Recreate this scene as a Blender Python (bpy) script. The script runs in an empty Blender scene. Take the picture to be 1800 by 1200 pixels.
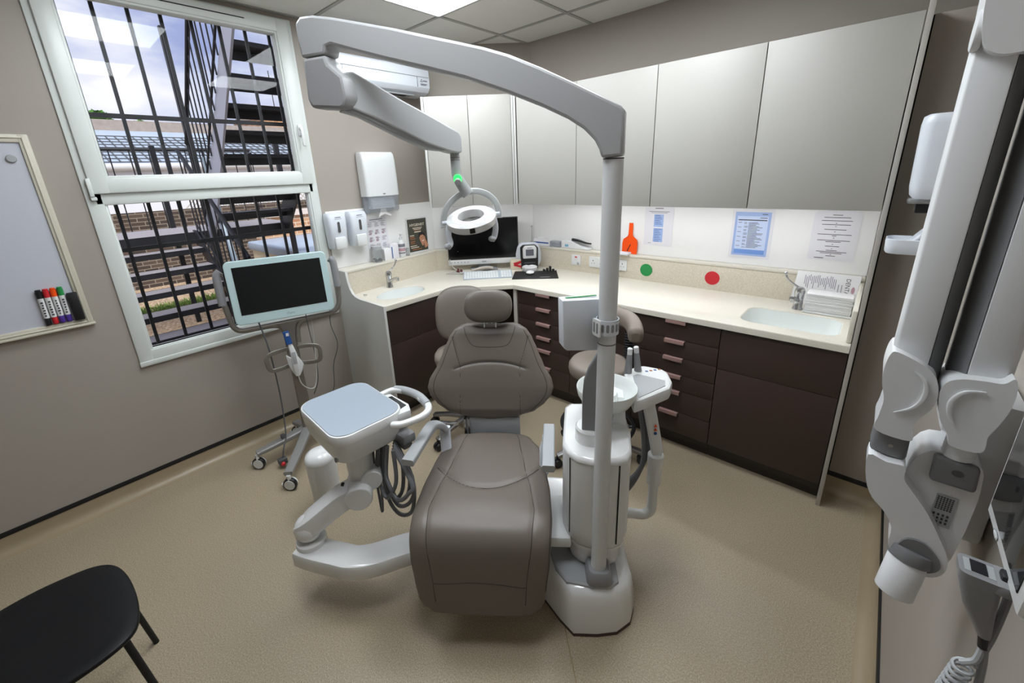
import bpy, bmesh, math, random
from math import sin, cos, pi, sqrt, atan2, radians
from mathutils import Vector, Matrix
random.seed(7)
SC = bpy.context.scene
COL = SC.collection
INV = {}

# ---------------------------------------------------------------- materials
def lin(c):
    return tuple(((x / 12.92) if x <= 0.04045 else ((x + 0.055) / 1.055) ** 2.4) for x in c)

def hexc(h):
    return lin(tuple(int(h[i:i + 2], 16) / 255 for i in (0, 2, 4)))

def mat(name, col, rough=0.5, metal=0.0, var=0.04, scale=6.0, bump=0.0, bscale=200.0, spec=0.5, emit=None, estr=0.0, trans=0.0, alpha=1.0, coat=0.0):
    m = bpy.data.materials.new(name); m.use_nodes = True
    nt = m.node_tree; b = nt.nodes['Principled BSDF']
    c = hexc(col) if isinstance(col, str) else col
    b.inputs['Roughness'].default_value = rough
    b.inputs['Metallic'].default_value = metal
    b.inputs['Specular IOR Level'].default_value = spec
    b.inputs['Coat Weight'].default_value = coat
    if trans: b.inputs['Transmission Weight'].default_value = trans
    if alpha < 1: b.inputs['Alpha'].default_value = alpha
    if emit:
        b.inputs['Emission Color'].default_value = (*hexc(emit), 1)
        b.inputs['Emission Strength'].default_value = estr
    tc = nt.nodes.new('ShaderNodeTexCoord')
    nz = nt.nodes.new('ShaderNodeTexNoise'); nz.inputs['Scale'].default_value = scale; nz.inputs['Detail'].default_value = 3
    nt.links.new(tc.outputs['Object'], nz.inputs['Vector'])
    mr = nt.nodes.new('ShaderNodeMapRange')
    mr.inputs['To Min'].default_value = 1 - var; mr.inputs['To Max'].default_value = 1 + var
    nt.links.new(nz.outputs['Fac'], mr.inputs['Value'])
    mx = nt.nodes.new('ShaderNodeVectorMath'); mx.operation = 'SCALE'
    mx.inputs[0].default_value = c
    nt.links.new(mr.outputs[0], mx.inputs['Scale'])
    nt.links.new(mx.outputs[0], b.inputs['Base Color'])
    if bump:
        n2 = nt.nodes.new('ShaderNodeTexNoise'); n2.inputs['Scale'].default_value = bscale
        nt.links.new(tc.outputs['Object'], n2.inputs['Vector'])
        bp = nt.nodes.new('ShaderNodeBump'); bp.inputs['Strength'].default_value = bump; bp.inputs['Distance'].default_value = 0.002
        nt.links.new(n2.outputs['Fac'], bp.inputs['Height'])
        nt.links.new(bp.outputs[0], b.inputs['Normal'])
    return m

def speckle(name, base, dark, light, rough=0.45, sc=260.0, amt=0.5, big=3.0, bigv=0.05, spec=0.5):
    m = bpy.data.materials.new(name); m.use_nodes = True
    nt = m.node_tree; b = nt.nodes['Principled BSDF']; b.inputs['Roughness'].default_value = rough
    b.inputs['Specular IOR Level'].default_value = spec
    tc = nt.nodes.new('ShaderNodeTexCoord')
    n1 = nt.nodes.new('ShaderNodeTexNoise'); n1.inputs['Scale'].default_value = sc; n1.inputs['Detail'].default_value = 4
    nt.links.new(tc.outputs['Object'], n1.inputs['Vector'])
    r = nt.nodes.new('ShaderNodeValToRGB')
    e = r.color_ramp.elements
    e[0].position = 0.5 - 0.25 * amt; e[0].color = (*hexc(dark), 1)
    e[1].position = 0.5 + 0.25 * amt; e[1].color = (*hexc(light), 1)
    k = r.color_ramp.elements.new(0.5); k.color = (*hexc(base), 1)
    nt.links.new(n1.outputs['Fac'], r.inputs['Fac'])
    n2 = nt.nodes.new('ShaderNodeTexNoise'); n2.inputs['Scale'].default_value = big
    nt.links.new(tc.outputs['Object'], n2.inputs['Vector'])
    mr = nt.nodes.new('ShaderNodeMapRange'); mr.inputs['To Min'].default_value = 1 - bigv; mr.inputs['To Max'].default_value = 1 + bigv
    nt.links.new(n2.outputs['Fac'], mr.inputs['Value'])
    mx = nt.nodes.new('ShaderNodeVectorMath'); mx.operation = 'SCALE'
    nt.links.new(r.outputs['Color'], mx.inputs[0]); nt.links.new(mr.outputs[0], mx.inputs['Scale'])
    nt.links.new(mx.outputs[0], b.inputs['Base Color'])
    return m

def brick_mat(name, c1, c2, mortar, scale=1.0, bw=0.22, bh=0.075, axis='YZ', rough=0.9):
    m = bpy.data.materials.new(name); m.use_nodes = True
    nt = m.node_tree; b = nt.nodes['Principled BSDF']; b.inputs['Roughness'].default_value = rough
    g = nt.nodes.new('ShaderNodeNewGeometry'); s = nt.nodes.new('ShaderNodeSeparateXYZ'); c = nt.nodes.new('ShaderNodeCombineXYZ')
    nt.links.new(g.outputs['Position'], s.inputs[0])
    nt.links.new(s.outputs[axis[0]], c.inputs['X']); nt.links.new(s.outputs[axis[1]], c.inputs['Y'])
    t = nt.nodes.new('ShaderNodeTexBrick')
    t.inputs['Scale'].default_value = scale; t.inputs['Brick Width'].default_value = bw; t.inputs['Row Height'].default_value = bh
    t.inputs['Mortar Size'].default_value = 0.008; t.inputs['Mortar Smooth'].default_value = 0.2
    t.inputs['Color1'].default_value = (*hexc(c1), 1); t.inputs['Color2'].default_value = (*hexc(c2), 1); t.inputs['Mortar'].default_value = (*hexc(mortar), 1)
    nt.links.new(c.outputs[0], t.inputs['Vector']); nt.links.new(t.outputs['Color'], b.inputs['Base Color'])
    return m

M = {}
def mk(k, *a, **kw): M[k] = mat(k, *a, **kw); return M[k]
mk('wall_paint', 'a0988f', 0.55, var=0.02, bump=0.03, bscale=120)
mk('cabinet_grey', 'aba9a2', 0.5, var=0.015)
mk('panel_light', 'c4c4bf', 0.45, var=0.02)
mk('panel_edge', 'aaa69e', 0.5, var=0.03)
mk('dark_laminate', '3a2d28', 0.42, var=0.06, scale=3)
mk('dark_kick', '2a201b', 0.5)
mk('gap_black', '151312', 0.8)
mk('handle_rose', '9d7e78', 0.38, var=0.03)
mk('backsplash_white', 'ebebe9', 0.25, var=0.01)
M['worktop'] = speckle('worktop', 'd1ccbf', 'c9c3b3', 'd9d5c9', 0.3, 300, 0.9, 3, 0.02)
M['upstand'] = speckle('upstand', 'cdc5b3', 'c1b8a3', 'd6cfc0', 0.4, 140, 0.9, 3, 0.03)
mk('basin_white', 'dfe3e0', 0.2, var=0.01)
mk('chrome', 'c9cacc', 0.16, 1.0, var=0.02)
mk('steel_grey', '8b8a88', 0.35, 0.9, var=0.04)
mk('upvc', 'd5dad6', 0.35, var=0.015)
mk('plastic_white', 'd9dbda', 0.3, var=0.015)
mk('plastic_white_gloss', 'dfe0df', 0.16, var=0.01, coat=0.3)
mk('plastic_bluewhite', 'd6dbe2', 0.3, var=0.015)
mk('plastic_grey', '858688', 0.4, var=0.03)
mk('plastic_midgrey', 'a5a8aa', 0.38, var=0.03)
mk('plastic_darkgrey', '4c4c4d', 0.45, var=0.04)
mk('plastic_black', '17171a', 0.4, var=0.05)
mk('matte_black', '0b0b0d', 0.6, var=0.1, scale=20)
mk('leather', '675e56', 0.42, var=0.03, scale=5, bump=0.06, bscale=420)
mk('leather_pale', '83796f', 0.45, var=0.03, bump=0.05, bscale=420)
mk('seam_dark', '332d29', 0.7)
mk('screen_black', '050507', 0.12, var=0.0)
mk('screen_dark', '111416', 0.07, var=0.0)
mk('bezel_mint', 'b3cacb', 0.3, var=0.01)
mk('alu_taupe', '857f78', 0.38, 0.55, var=0.03)
mk('paper', 'e4e3e3', 0.6, var=0.01)
mk('paper_lilac', 'dedde1', 0.35, var=0.01)
mk('paper_blue', '9db2dc', 0.4, var=0.02)
mk('paper_blue_pale', 'c3d0ea', 0.4, var=0.02)
mk('paper_blue_mid', '6f94d4', 0.4, var=0.02)
mk('ink', '3c3c42', 0.6)
mk('ink_soft', '77767f', 0.6)
mk('ink_pink', 'b7919b', 0.6)
mk('red', 'c21f2a', 0.45, var=0.03)
mk('green', '1d8a45', 0.45, var=0.03)
mk('orange', 'f2510d', 0.3, var=0.02)
mk('blue', '26508f', 0.4)
mk('purple', '4a2f8c', 0.4)
mk('led_green', '30e060', 0.3, emit='20ff50', estr=3.0)
mk('tile_mat', 'e4e3df', 0.85, var=0.02, bump=0.15, bscale=300)
mk('tbar_shaded', 'a9a9a5', 0.5)  # white ceiling bars; the grey puts their shade into the colour
mk('panel_glow', 'ffffff', 0.6, emit='f3f9ff', estr=24.0)
mk('strip_glow', 'ffffff', 0.6, emit='f6f9ff', estr=42.0)
mk('whiteboard', 'c3c6cf', 0.22, var=0.01)
mk('wb_frame', 'c6c1b0', 0.4, var=0.03)
mk('clear_plastic', 'e6eaec', 0.08, trans=0.85, var=0.0)
mk('smoke_plastic', 'aab0b8', 0.15, alpha=0.45, var=0.0)
mk('hose_grey', '64666a', 0.5)
mk('cable_white', 'b9b8b4', 0.5)
mk('cable_grey', '55555a', 0.5)
mk('black_metal', '1a1b20', 0.45, 0.3, var=0.1)
mk('tread_metal', '9a9496', 0.7, var=0.2, scale=30)
mk('skin', 'b98466', 0.6)
mk('poster_olive', '3d3c31', 0.4, var=0.06)
mk('poster_text', 'ddd5c2', 0.5)
mk('poster_rust', '9a6038', 0.5)
mk('hair_dark', '1c1614', 0.6)
mk('foil', 'b3aba2', 0.3, 0.2, var=0.2, scale=40)
mk('white_render', 'd8d9de', 0.9, var=0.04)
mk('grey_roof', '8c93a0', 0.8, var=0.08)
mk('lead_roof', 'a9b6c4', 0.7, var=0.06)
mk('slate', '9a8f86', 0.9, var=0.25, scale=8)
mk('terracotta', 'b5563f', 0.9, var=0.1)
mk('stone_cap', 'cfc2b6', 0.9, var=0.1)
M['gravel'] = speckle('gravel', 'b79b7b', '7a6048', 'e0cdb2', 0.95, 28, 1.0, 1.2, 0.2)
M['grass'] = speckle('grass', '6f8a3c', '3f5a22', 'a5b86c', 0.95, 30, 1.0, 2, 0.2)
M['leaf'] = mat('leaf', '5a8a3a', 0.7, var=0.25, scale=8)
M['brick_dark'] = brick_mat('brick_dark', '352c27', '54463b', '857a6c')
M['brick_red'] = brick_mat('brick_red', 'a8714f', 'c69c74', 'd3c4ae', axis='YZ')
M['brick_red_x'] = brick_mat('brick_red_x', 'a8714f', 'c69c74', 'd3c4ae', axis='XZ')

def floor_mat():
    m = speckle('floor_vinyl', 'a0927b', '7f725d', 'bcae99', 0.33, 220, 1.0, 2.2, 0.05)
    return m
M['floor'] = floor_mat()
mk('cove', '9d8e74', 0.33, var=0.04)
g = bpy.data.materials.new('window_glass'); g.use_nodes = True
nt = g.node_tree; nt.nodes.remove(nt.nodes['Principled BSDF'])
tr = nt.nodes.new('ShaderNodeBsdfTransparent'); gl = nt.nodes.new('ShaderNodeBsdfGlossy'); gl.inputs['Roughness'].default_value = 0.01
fr = nt.nodes.new('ShaderNodeFresnel'); fr.inputs['IOR'].default_value = 1.22
mxs = nt.nodes.new('ShaderNodeMixShader')
nt.links.new(fr.outputs[0], mxs.inputs[0]); nt.links.new(tr.outputs[0], mxs.inputs[1]); nt.links.new(gl.outputs[0], mxs.inputs[2])
nt.links.new(mxs.outputs[0], nt.nodes['Material Output'].inputs['Surface'])
M['glass'] = g

# ---------------------------------------------------------------- mesh helpers
def nb(): return bmesh.new()

def merge(bm, t, mi=0, mx=None):
    if mx is not None: t.transform(mx)
    for f in t.faces: f.material_index = mi
    me = bpy.data.meshes.new('t'); t.to_mesh(me); t.free()
    bm.from_mesh(me); bpy.data.meshes.remove(me)

def box(bm, a, b, mi=0, mx=None, bev=0.0, seg=2):
    t = nb(); bmesh.ops.create_cube(t, size=1)
    a = Vector(a); b = Vector(b)
    for v in t.verts:
        v.co = Vector(((a.x + b.x) / 2 + v.co.x * abs(b.x - a.x), (a.y + b.y) / 2 + v.co.y * abs(b.y - a.y), (a.z + b.z) / 2 + v.co.z * abs(b.z - a.z)))
    if bev > 0:
        bev = min(bev, 0.49 * min(abs(b[i] - a[i]) for i in range(3)))
        bmesh.ops.bevel(t, geom=t.edges[:], offset=bev, segments=seg, profile=0.5, affect='EDGES')
    merge(bm, t, mi, mx)

def cyl(bm, p0, p1, r0, r1=None, n=24, mi=0, mx=None, bev=0.0):
    p0 = Vector(p0); p1 = Vector(p1); d = p1 - p0
    t = nb(); bmesh.ops.create_cone(t, cap_ends=True, segments=n, radius1=r0, radius2=r0 if r1 is None else r1, depth=d.length)
    if bev > 0:
        es = [e for e in t.edges if len(e.link_faces) == 2 and any(len(f.verts) > 4 for f in e.link_faces)]
        bmesh.ops.bevel(t, geom=es, offset=bev, segments=2, profile=0.5, affect='EDGES')
    q = Vector((0, 0, 1)).rotation_difference(d.normalized()).to_matrix().to_4x4()
    t.transform(Matrix.Translation((p0 + p1) / 2) @ q)
    merge(bm, t, mi, mx)

def loft(bm, rings, mi=0, cap=True, mx=None, closed=True):
    t = nb(); vs = [[t.verts.new(p) for p in r] for r in rings]
    n = len(rings[0])
    for i in range(len(rings) - 1):
        for j in range(n if closed else n - 1):
            k = (j + 1) % n
            try: t.faces.new((vs[i][j], vs[i][k], vs[i + 1][k], vs[i + 1][j]))
            except ValueError: pass
    if cap and closed:
        t.faces.new(vs[0][::-1]); t.faces.new(vs[-1])
    bmesh.ops.recalc_face_normals(t, faces=t.faces[:])
    merge(bm, t, mi, mx)

def catmull(pts, k=6, closed=False):
    P = [Vector(p) for p in pts]; n = len(P); out = []
    for i in range(n if closed else n - 1):
        p0 = P[(i - 1) % n] if closed or i > 0 else P[0]; p1 = P[i]; p2 = P[(i + 1) % n]
        p3 = P[(i + 2) % n] if closed or i + 2 < n else P[-1]
        for s in range(k):
            t = s / k
            out.append(0.5 * ((2 * p1) + (p2 - p0) * t + (2 * p0 - 5 * p1 + 4 * p2 - p3) * t * t + (3 * p1 - p0 - 3 * p2 + p3) * t ** 3))
    if not closed: out.append(P[-1])
    return out

def frames(P, closed=False):
    T = []
    n = len(P)
    for i in range(n):
        a = P[(i - 1) % n] if (closed or i > 0) else P[i]; b = P[(i + 1) % n] if (closed or i < n - 1) else P[i]
        T.append((b - a).normalized())
    u = T[0].orthogonal().normalized(); F = []
    for i in range(n):
        if i: u = T[i - 1].rotation_difference(T[i]) @ u
        u = (u - T[i] * u.dot(T[i])).normalized()
        F.append((T[i], u, T[i].cross(u)))
    return F

def tube(bm, pts, r, n=10, closed=False, smooth=0, mi=0, mx=None):
    P = catmull(pts, smooth, closed) if smooth else [Vector(p) for p in pts]
    F = frames(P, closed); R = []
    for i, p in enumerate(P):
        rr = r(i / max(1, len(P) - 1)) if callable(r) else r
        R.append([p + (F[i][1] * cos(2 * pi * j / n) + F[i][2] * sin(2 * pi * j / n)) * rr for j in range(n)])
    if closed: R.append(R[0])
    loft(bm, R, mi, cap=not closed, mx=mx)

def sweep(bm, pts, sec, up=(0, 0, 1), smooth=0, mi=0, closed=False, mx=None, scale=None):
    P = catmull(pts, smooth, closed) if smooth else [Vector(p) for p in pts]
    up = Vector(up); R = []; n = len(P)
    for i, p in enumerate(P):
        a = P[(i - 1) % n] if (closed or i > 0) else P[i]; b = P[(i + 1) % n] if (closed or i < n - 1) else P[i]
        t = (b - a).normalized(); s = t.cross(up)
        s = s.normalized() if s.length > 1e-5 else Vector((1, 0, 0)); w = s.cross(t).normalized()
        k = scale(i / max(1, n - 1)) if scale else 1.0
        kx, ky = k if isinstance(k, tuple) else (k, k)
        R.append([p + s * (c[0] * kx) + w * (c[1] * ky) for c in sec])
    if closed: R.append(R[0])
    loft(bm, R, mi, cap=not closed, mx=mx)

def rr(w, h, r, n=4):
    out = []
    r = min(r, w / 2 - 1e-4, h / 2 - 1e-4)
    for cx, cy, a0 in ((w / 2 - r, h / 2 - r, 0), (-w / 2 + r, h / 2 - r, pi / 2), (-w / 2 + r, -h / 2 + r, pi), (w / 2 - r, -h / 2 + r, 1.5 * pi)):
        for i in range(n + 1):
            a = a0 + pi / 2 * i / n; out.append((cx + r * cos(a), cy + r * sin(a)))
    return out

def sel(a, b, p=2.5, n=40):
    out = []
    for i in range(n):
        t = 2 * pi * i / n; c, s = cos(t), sin(t)
        out.append((a * math.copysign(abs(c) ** (2 / p), c), b * math.copysign(abs(s) ** (2 / p), s)))
    return out

def plate(bm, poly, t, mx=None, bev=0.0, seg=2, mi=0, ang=0.3):
    """polygon in local xy, thickness t along +z"""
    tb = nb()
    vs = [tb.verts.new((p[0], p[1], 0)) for p in poly]
    f = tb.faces.new(vs)
    r = bmesh.ops.extrude_face_region(tb, geom=[f])
    bmesh.ops.translate(tb, verts=[v for v in r['geom'] if isinstance(v, bmesh.types.BMVert)], vec=(0, 0, t))
    bmesh.ops.recalc_face_normals(tb, faces=tb.faces[:])
    if bev > 0:
        es = [e for e in tb.edges if e.calc_face_angle(0) > ang]
        bmesh.ops.bevel(tb, geom=es, offset=bev, segments=seg, profile=0.5, affect='EDGES', clamp_overlap=True)
    merge(bm, tb, mi, mx)

def lathe(bm, prof, n=28, mx=None, mi=0):
    R = [[(r * cos(2 * pi * j / n), r * sin(2 * pi * j / n), z) for j in range(n)] for r, z in [(max(r, 1e-4), z) for r, z in prof]]
    loft(bm, R, mi, cap=True, mx=mx)

def ball(bm, c, r, mi=0, mx=None, sq=(1, 1, 1), seg=16):
    t = nb(); bmesh.ops.create_uvsphere(t, u_segments=seg, v_segments=max(6, seg // 2), radius=1)
    t.transform(Matrix.Translation(c) @ Matrix.Diagonal((r * sq[0], r * sq[1], r * sq[2], 1)))
    merge(bm, t, mi, mx)

def basis(o, x, y, z=None):
    x = Vector(x).normalized(); y = Vector(y); y = (y - x * x.dot(y)).normalized()
    z = x.cross(y) if z is None else Vector(z)
    m = Matrix.Identity(4)
    for i in range(3):
        m[i][0] = x[i]; m[i][1] = y[i]; m[i][2] = z[i]; m[i][3] = o[i]
    return m

# ---------------------------------------------------------------- objects
def root_inv(p):
    while p.parent: p = p.parent
    return INV.get(p.name)

def thing(name, label, cat, loc=(0, 0, 0), rz=0.0, group=None):
    o = bpy.data.objects.new(name, None); COL.objects.link(o)
    o.empty_display_size = 0.05
    o.location = loc; o.rotation_euler = (0, 0, rz)
    o['label'] = label; o['category'] = cat
    if group: o['group'] = group
    INV[o.name] = (Matrix.Translation(loc) @ Matrix.Rotation(rz, 4, 'Z')).inverted()
    return o

def obj(name, bm, m, parent=None, world=True, ang=35, flat=False):
    """parts built in world coordinates unless world=False (then in the thing's own frame)"""
    if parent is not None and world:
        iv = root_inv(parent)
        if iv is not None: bm.transform(iv)
    off = None
    if parent is None:
        if len(bm.verts):
            xs = [v.co for v in bm.verts]
            off = Vector(((min(v.x for v in xs) + max(v.x for v in xs)) / 2, (min(v.y for v in xs) + max(v.y for v in xs)) / 2, min(v.z for v in xs)))
            bm.transform(Matrix.Translation(-off))
    if not flat:
        lim = radians(ang)
        for f in bm.faces: f.smooth = True
        for e in bm.edges:
            if len(e.link_faces) != 2 or e.calc_face_angle(0) > lim: e.smooth = False
            elif e.calc_face_angle(0) > .09 and any(len(f.verts) > 6 for f in e.link_faces): e.smooth = False
    me = bpy.data.meshes.new(name); bm.to_mesh(me); bm.free()
    for q in (m if isinstance(m, (list, tuple)) else [m]): me.materials.append(q)
    o = bpy.data.objects.new(name, me); COL.objects.link(o)
    if off is not None:
        o.location = off
        INV[o.name] = Matrix.Translation(-off)
    if parent is not None: o.parent = parent
    return o

def tag(o, label, cat, group=None):
    o['label'] = label; o['category'] = cat
    if group: o['group'] = group
    return o

def struct(o):
    o['kind'] = 'structure'; return o

def dup(root, loc, rz, label, group=None):
    r = root.copy(); COL.objects.link(r); r.location = loc; r.rotation_euler = (0, 0, rz); r['label'] = label
    if group: r['group'] = group
    for ch in list(root.children):
        c = ch.copy(); COL.objects.link(c); c.parent = r
        for g_ in list(ch.children):
            d = g_.copy(); COL.objects.link(d); d.parent = c
    return r

def text(name, s, size, mx, m, parent, depth=0.0006, align='CENTER'):
    """lettering as a mesh: text reads along mx's x, faces mx's z"""
    cu = bpy.data.curves.new(name, 'FONT'); cu.body = s; cu.size = size; cu.align_x = align; cu.align_y = 'CENTER'; cu.extrude = depth
    cu.resolution_u = 3
    o = bpy.data.objects.new(name + '_c', cu)
    me = bpy.data.meshes.new_from_object(o)
    bm = nb(); bm.from_mesh(me); bpy.data.meshes.remove(me); bpy.data.objects.remove(o); bpy.data.curves.remove(cu)
    bm.transform(mx)
    return obj(name, bm, m, parent, flat=True)

def bars(bm, mx, rows, t=0.0006, mi=0):
    """thin printed lines: rows of (x0,x1,y,h)"""
    for x0, x1, y, h in rows: box(bm, (x0, y - h / 2, 0), (x1, y + h / 2, t), mi=mi, mx=mx)
# ================================================================ ROOM SHELL
W, D, H = 3.259, 3.05, 2.727
YF = -1.45
bm = nb()
pl = [(-0.0, YF), (W, YF), (W, D), (0, D)]
box(bm, (-0.02, YF - 0.02, -0.05), (W + 0.02, D + 0.02, 0))
struct(obj('floor', bm, M['floor']))
# a joint line welded in the vinyl
bm = nb()
sweep(bm, [(2.30, 1.05, 0.0006), (2.66, 0.70, 0.0006), (2.84, 0.0, 0.0006)], [(-0.002, 0), (0.002, 0), (0.002, 0.0006), (-0.002, 0.0006)])
struct(obj('trim_1', bm, mat('weld_line', '8a7858', 0.5)))

def cove(name, pts, inward):
    """vinyl coved up the wall with a black capping strip; pts along the wall on plan"""
    prof = [(0.0, 0.1), (0.004, 0.1)]
    for i in range(7):
        a = pi / 2 * i / 6
        prof.append((0.05 - 0.046 * cos(a), 0.05 - 0.0497 * sin(a)))
    prof += [(0.055, 0.0), (0.0, 0.0)]
    bm = nb(); R = []
    for p, iv in zip(pts, inward): R.append([(p[0] + iv[0] * q[0], p[1] + iv[1] * q[0], q[1]) for q in prof])
    loft(bm, R)
    o = struct(obj(name, bm, M['cove']))
    bm = nb(); R = []
    for p, iv in zip(pts, inward): R.append([(p[0] + iv[0] * q[0], p[1] + iv[1] * q[0], q[1]) for q in ((0, 0.092), (0.006, 0.092), (0.006, 0.112), (0.004, 0.117), (0, 0.117))])
    loft(bm, R); obj('capping_strip', bm, M['matte_black'], o)
    return o
cove('baseboard_left', [(0, YF), (0, 1.428)], [(1, 0), (1, 0)])
cove('baseboard_right', [(W, YF), (W, 2.54)], [(-1, 0), (-1, 0)])
cove('baseboard_back', [(3.028, 2.54), (W, 2.54)], [(0, -1), (0, -1)])

# left wall with the window opening
y0, y1, z0, z1 = 0.203, 1.398, 0.769, 2.705
bm = nb()
T = 0.16
box(bm, (-T, YF, 0), (0, y0, H + .03)); box(bm, (-T, y1, 0), (0, D, H + .03))
box(bm, (-T, y0, 0), (0, y1, z0)); box(bm, (-T, y0, z1), (0, y1, H + .03))
struct(obj('wall_left', bm, M['wall_paint'], flat=True))
bm = nb(); box(bm, (0, D, 0), (W + .1, D + .1, H + .03)); struct(obj('wall_back', bm, M['wall_paint']))
bm = nb(); plate(bm, [(0.0, 2.413), (0.637, D), (0.0, D)], H + .02); struct(obj('wall_corner', bm, M['wall_paint']))
bm = nb(); box(bm, (W, YF, 0), (W + .1, D + .1, H + .03)); struct(obj('wall_right', bm, M['wall_paint']))
bm = nb(); box(bm, (-T, YF - .1, 0), (W + .1, YF, H + .03)); struct(obj('wall_front', bm, M['wall_paint']))
bm = nb(); box(bm, (3.033, 2.54, 0), (W, D, 2.25), bev=0.002); box(bm, (3.0268, 2.552, 0), (3.034, D, 2.25), mi=1)  # second box: black strip painting the shadow between end panel and niche
struct(obj('wall_niche', bm, [M['wall_paint'], M['gap_black']]))
# door behind the photographer
d = nb(); box(d, (0.55, YF, 0), (1.45, YF + 0.03, 2.05), bev=0.003)
dr = struct(obj('door_1', d, mat('door_grey', '9a9a98', 0.4)))
d = nb(); tube(d, [(1.36, YF + .03, 1.02), (1.36, YF + .07, 1.02), (1.27, YF + .07, 1.02)], 0.009); obj('door_handle', d, M['chrome'], dr)

# ceiling: tiles and grid
bm = nb()
box(bm, (-T, YF, H + 0.006), (W, D, H + 0.05))
gx = [0.015 + 0.6 * k for k in range(6)]; gy = [2.72 - 0.6 * k for k in range(8)]
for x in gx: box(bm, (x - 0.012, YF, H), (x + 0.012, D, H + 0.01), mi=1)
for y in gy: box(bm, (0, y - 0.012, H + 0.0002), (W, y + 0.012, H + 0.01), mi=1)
struct(obj('ceiling', bm, [M['tile_mat'], M['tbar_shaded']]))
k = 0
LL = ['square ceiling light panel above the delivery tray, edge showing at the top of the photo', 'square ceiling light panel on the right, over the dental chair', 'square ceiling light panel near the whiteboard corner', 'square ceiling light panel nearest the photographer by the right wall']
for (ix, iy) in ((1, 1), (3, 1), (1, 3), (3, 3)):
    xa = 0.015 + 0.6 * ix; yb = 2.72 - 0.6 * iy
    c = thing('ceiling_light', LL[k], 'ceiling light', (xa + .3, yb - .3, H), 0, 'square light panels in the ceiling'); k += 1
    b = nb(); box(b, (xa + .02, yb - .58, H - 0.004), (xa + .58, yb - .02, H + 0.004), bev=0.001); obj('diffuser', b, M['panel_glow'], c)
    b = nb()
    for q in ((xa + .01, yb - .59, xa + .02, yb - .01), (xa + .58, yb - .59, xa + .59, yb - .01), (xa + .01, yb - .59, xa + .59, yb - .58), (xa + .01, yb - .02, xa + .59, yb - .01)):
        box(b, (q[0], q[1], H - 0.006), (q[2], q[3], H + 0.004))
    obj('frame', b, M['plastic_white'], c)

# ---------------------------------------------------------------- window
def frame_rect(bm, ya, yb, za, zb, w, xa, xb, bev=0.006):
    """mitred rectangular frame of bar width w (w may be (left,right,bottom,top))"""
    wl, wr, wb, wt = w if isinstance(w, tuple) else (w,) * 4
    box(bm, (xa, ya, za), (xb, ya + wl, zb), bev=bev); box(bm, (xa, yb - wr, za), (xb, yb, zb), bev=bev)
    box(bm, (xa, ya + wl - bev, za + .0004), (xb - .0007, yb - wr + bev, za + wb), bev=bev); box(bm, (xa, ya + wl - bev, zb - wt), (xb - .0007, yb - wr + bev, zb - .0004), bev=bev)
bm = nb()
frame_rect(bm, y0, y1, z0, z1, (0.066, 0.062, 0.075, 0.05), -0.07, 0.012)
box(bm, (-0.07, y0 + .03, 1.655), (0.012, y1 - .03, 1.725), bev=0.008)
frame_rect(bm, y0 + .055, y1 - .05, z0 + .06, 1.68, 0.022, -0.06, 0.004, 0.01)
box(bm, (0.0, y0 - .002, z0 - .012), (0.02, y1 + .002, z0 + .016), bev=0.005)
win = struct(obj('window_1', bm, M['upvc']))
b = nb(); frame_rect(b, 0.231, 1.367, 1.713, 2.695, (0.074, 0.074, 0.076, 0.074), -0.05, 0.032, 0.008)
frame_rect(b, 0.295, 1.303, 1.78, 2.63, 0.02, -0.045, 0.024, 0.008)
sash = obj('sash', b, M['upvc'], win)
b = nb(); box(b, (0.0315, 0.62, 2.655), (0.034, 1.12, 2.66)); obj('trickle_vent_slot', b, M['gap_black'], sash)
b = nb(); box(b, (-0.03, 0.262, 0.84), (-0.024, 1.34, 1.66)); pane1 = obj('pane', b, M['glass'], win); pane1['label'] = 'lower fixed pane'
b = nb(); box(b, (-0.03, 0.30, 1.785), (-0.024, 1.30, 2.625)); pane2 = obj('pane', b, M['glass'], sash); pane2['label'] = 'upper pane'
b = nb(); frame_rect(b, 0.262, 1.342, 0.845, 1.668, 0.012, -0.02, -0.012, 0.002); obj('gasket', b, M['matte_black'], win)
b = nb(); frame_rect(b, 0.30, 1.302, 1.79, 2.622, 0.009, -0.02, -0.012, 0.002); obj('gasket', b, M['matte_black'], sash)
b = nb(); box(b, (0.03, 1.318, 2.02), (0.05, 1.345, 2.09), bev=0.006); cyl(b, (0.045, 1.33, 2.065), (0.07, 1.33, 2.065), 0.011, n=14)
box(b, (0.058, 1.322, 1.955), (0.072, 1.342, 2.075), bev=0.006); obj('window_handle', b, M['plastic_white'], sash)
b = nb(); box(b, (0.014, 0.222, 1.70), (0.04, 0.24, 1.79), bev=0.004); box(b, (0.014, 0.222, 1.682), (0.034, 0.246, 1.699), bev=0.003); obj('hinge', b, M['upvc'], sash)
# ================================================================ FITTED FURNITURE
YFR = 2.385      # face of the drawer fronts on the long run
def fronts(parent, x0, x1, zs, xh=None, handle=True, yf=YFR):
    """stack of drawers between heights zs (top first)"""
    for i in range(len(zs) - 1):
        b = nb(); box(b, (x0 + .0015, yf, zs[i + 1] + .0015), (x1 - .0015, yf + .018, zs[i] - .0015), bev=0.001)
        d = obj('drawer', b, M['dark_laminate'], parent)
        if handle:
            b = nb(); box(b, (xh[0], yf - .022, zs[i] - .006), (xh[1], yf + .002, zs[i] + .0005), bev=0.002)
            box(b, (xh[0], yf - .022, zs[i] - .022), (xh[1], yf - .017, zs[i] - .001), bev=0.002)
            obj('drawer_pull', b, M['handle_rose'], d)

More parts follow.
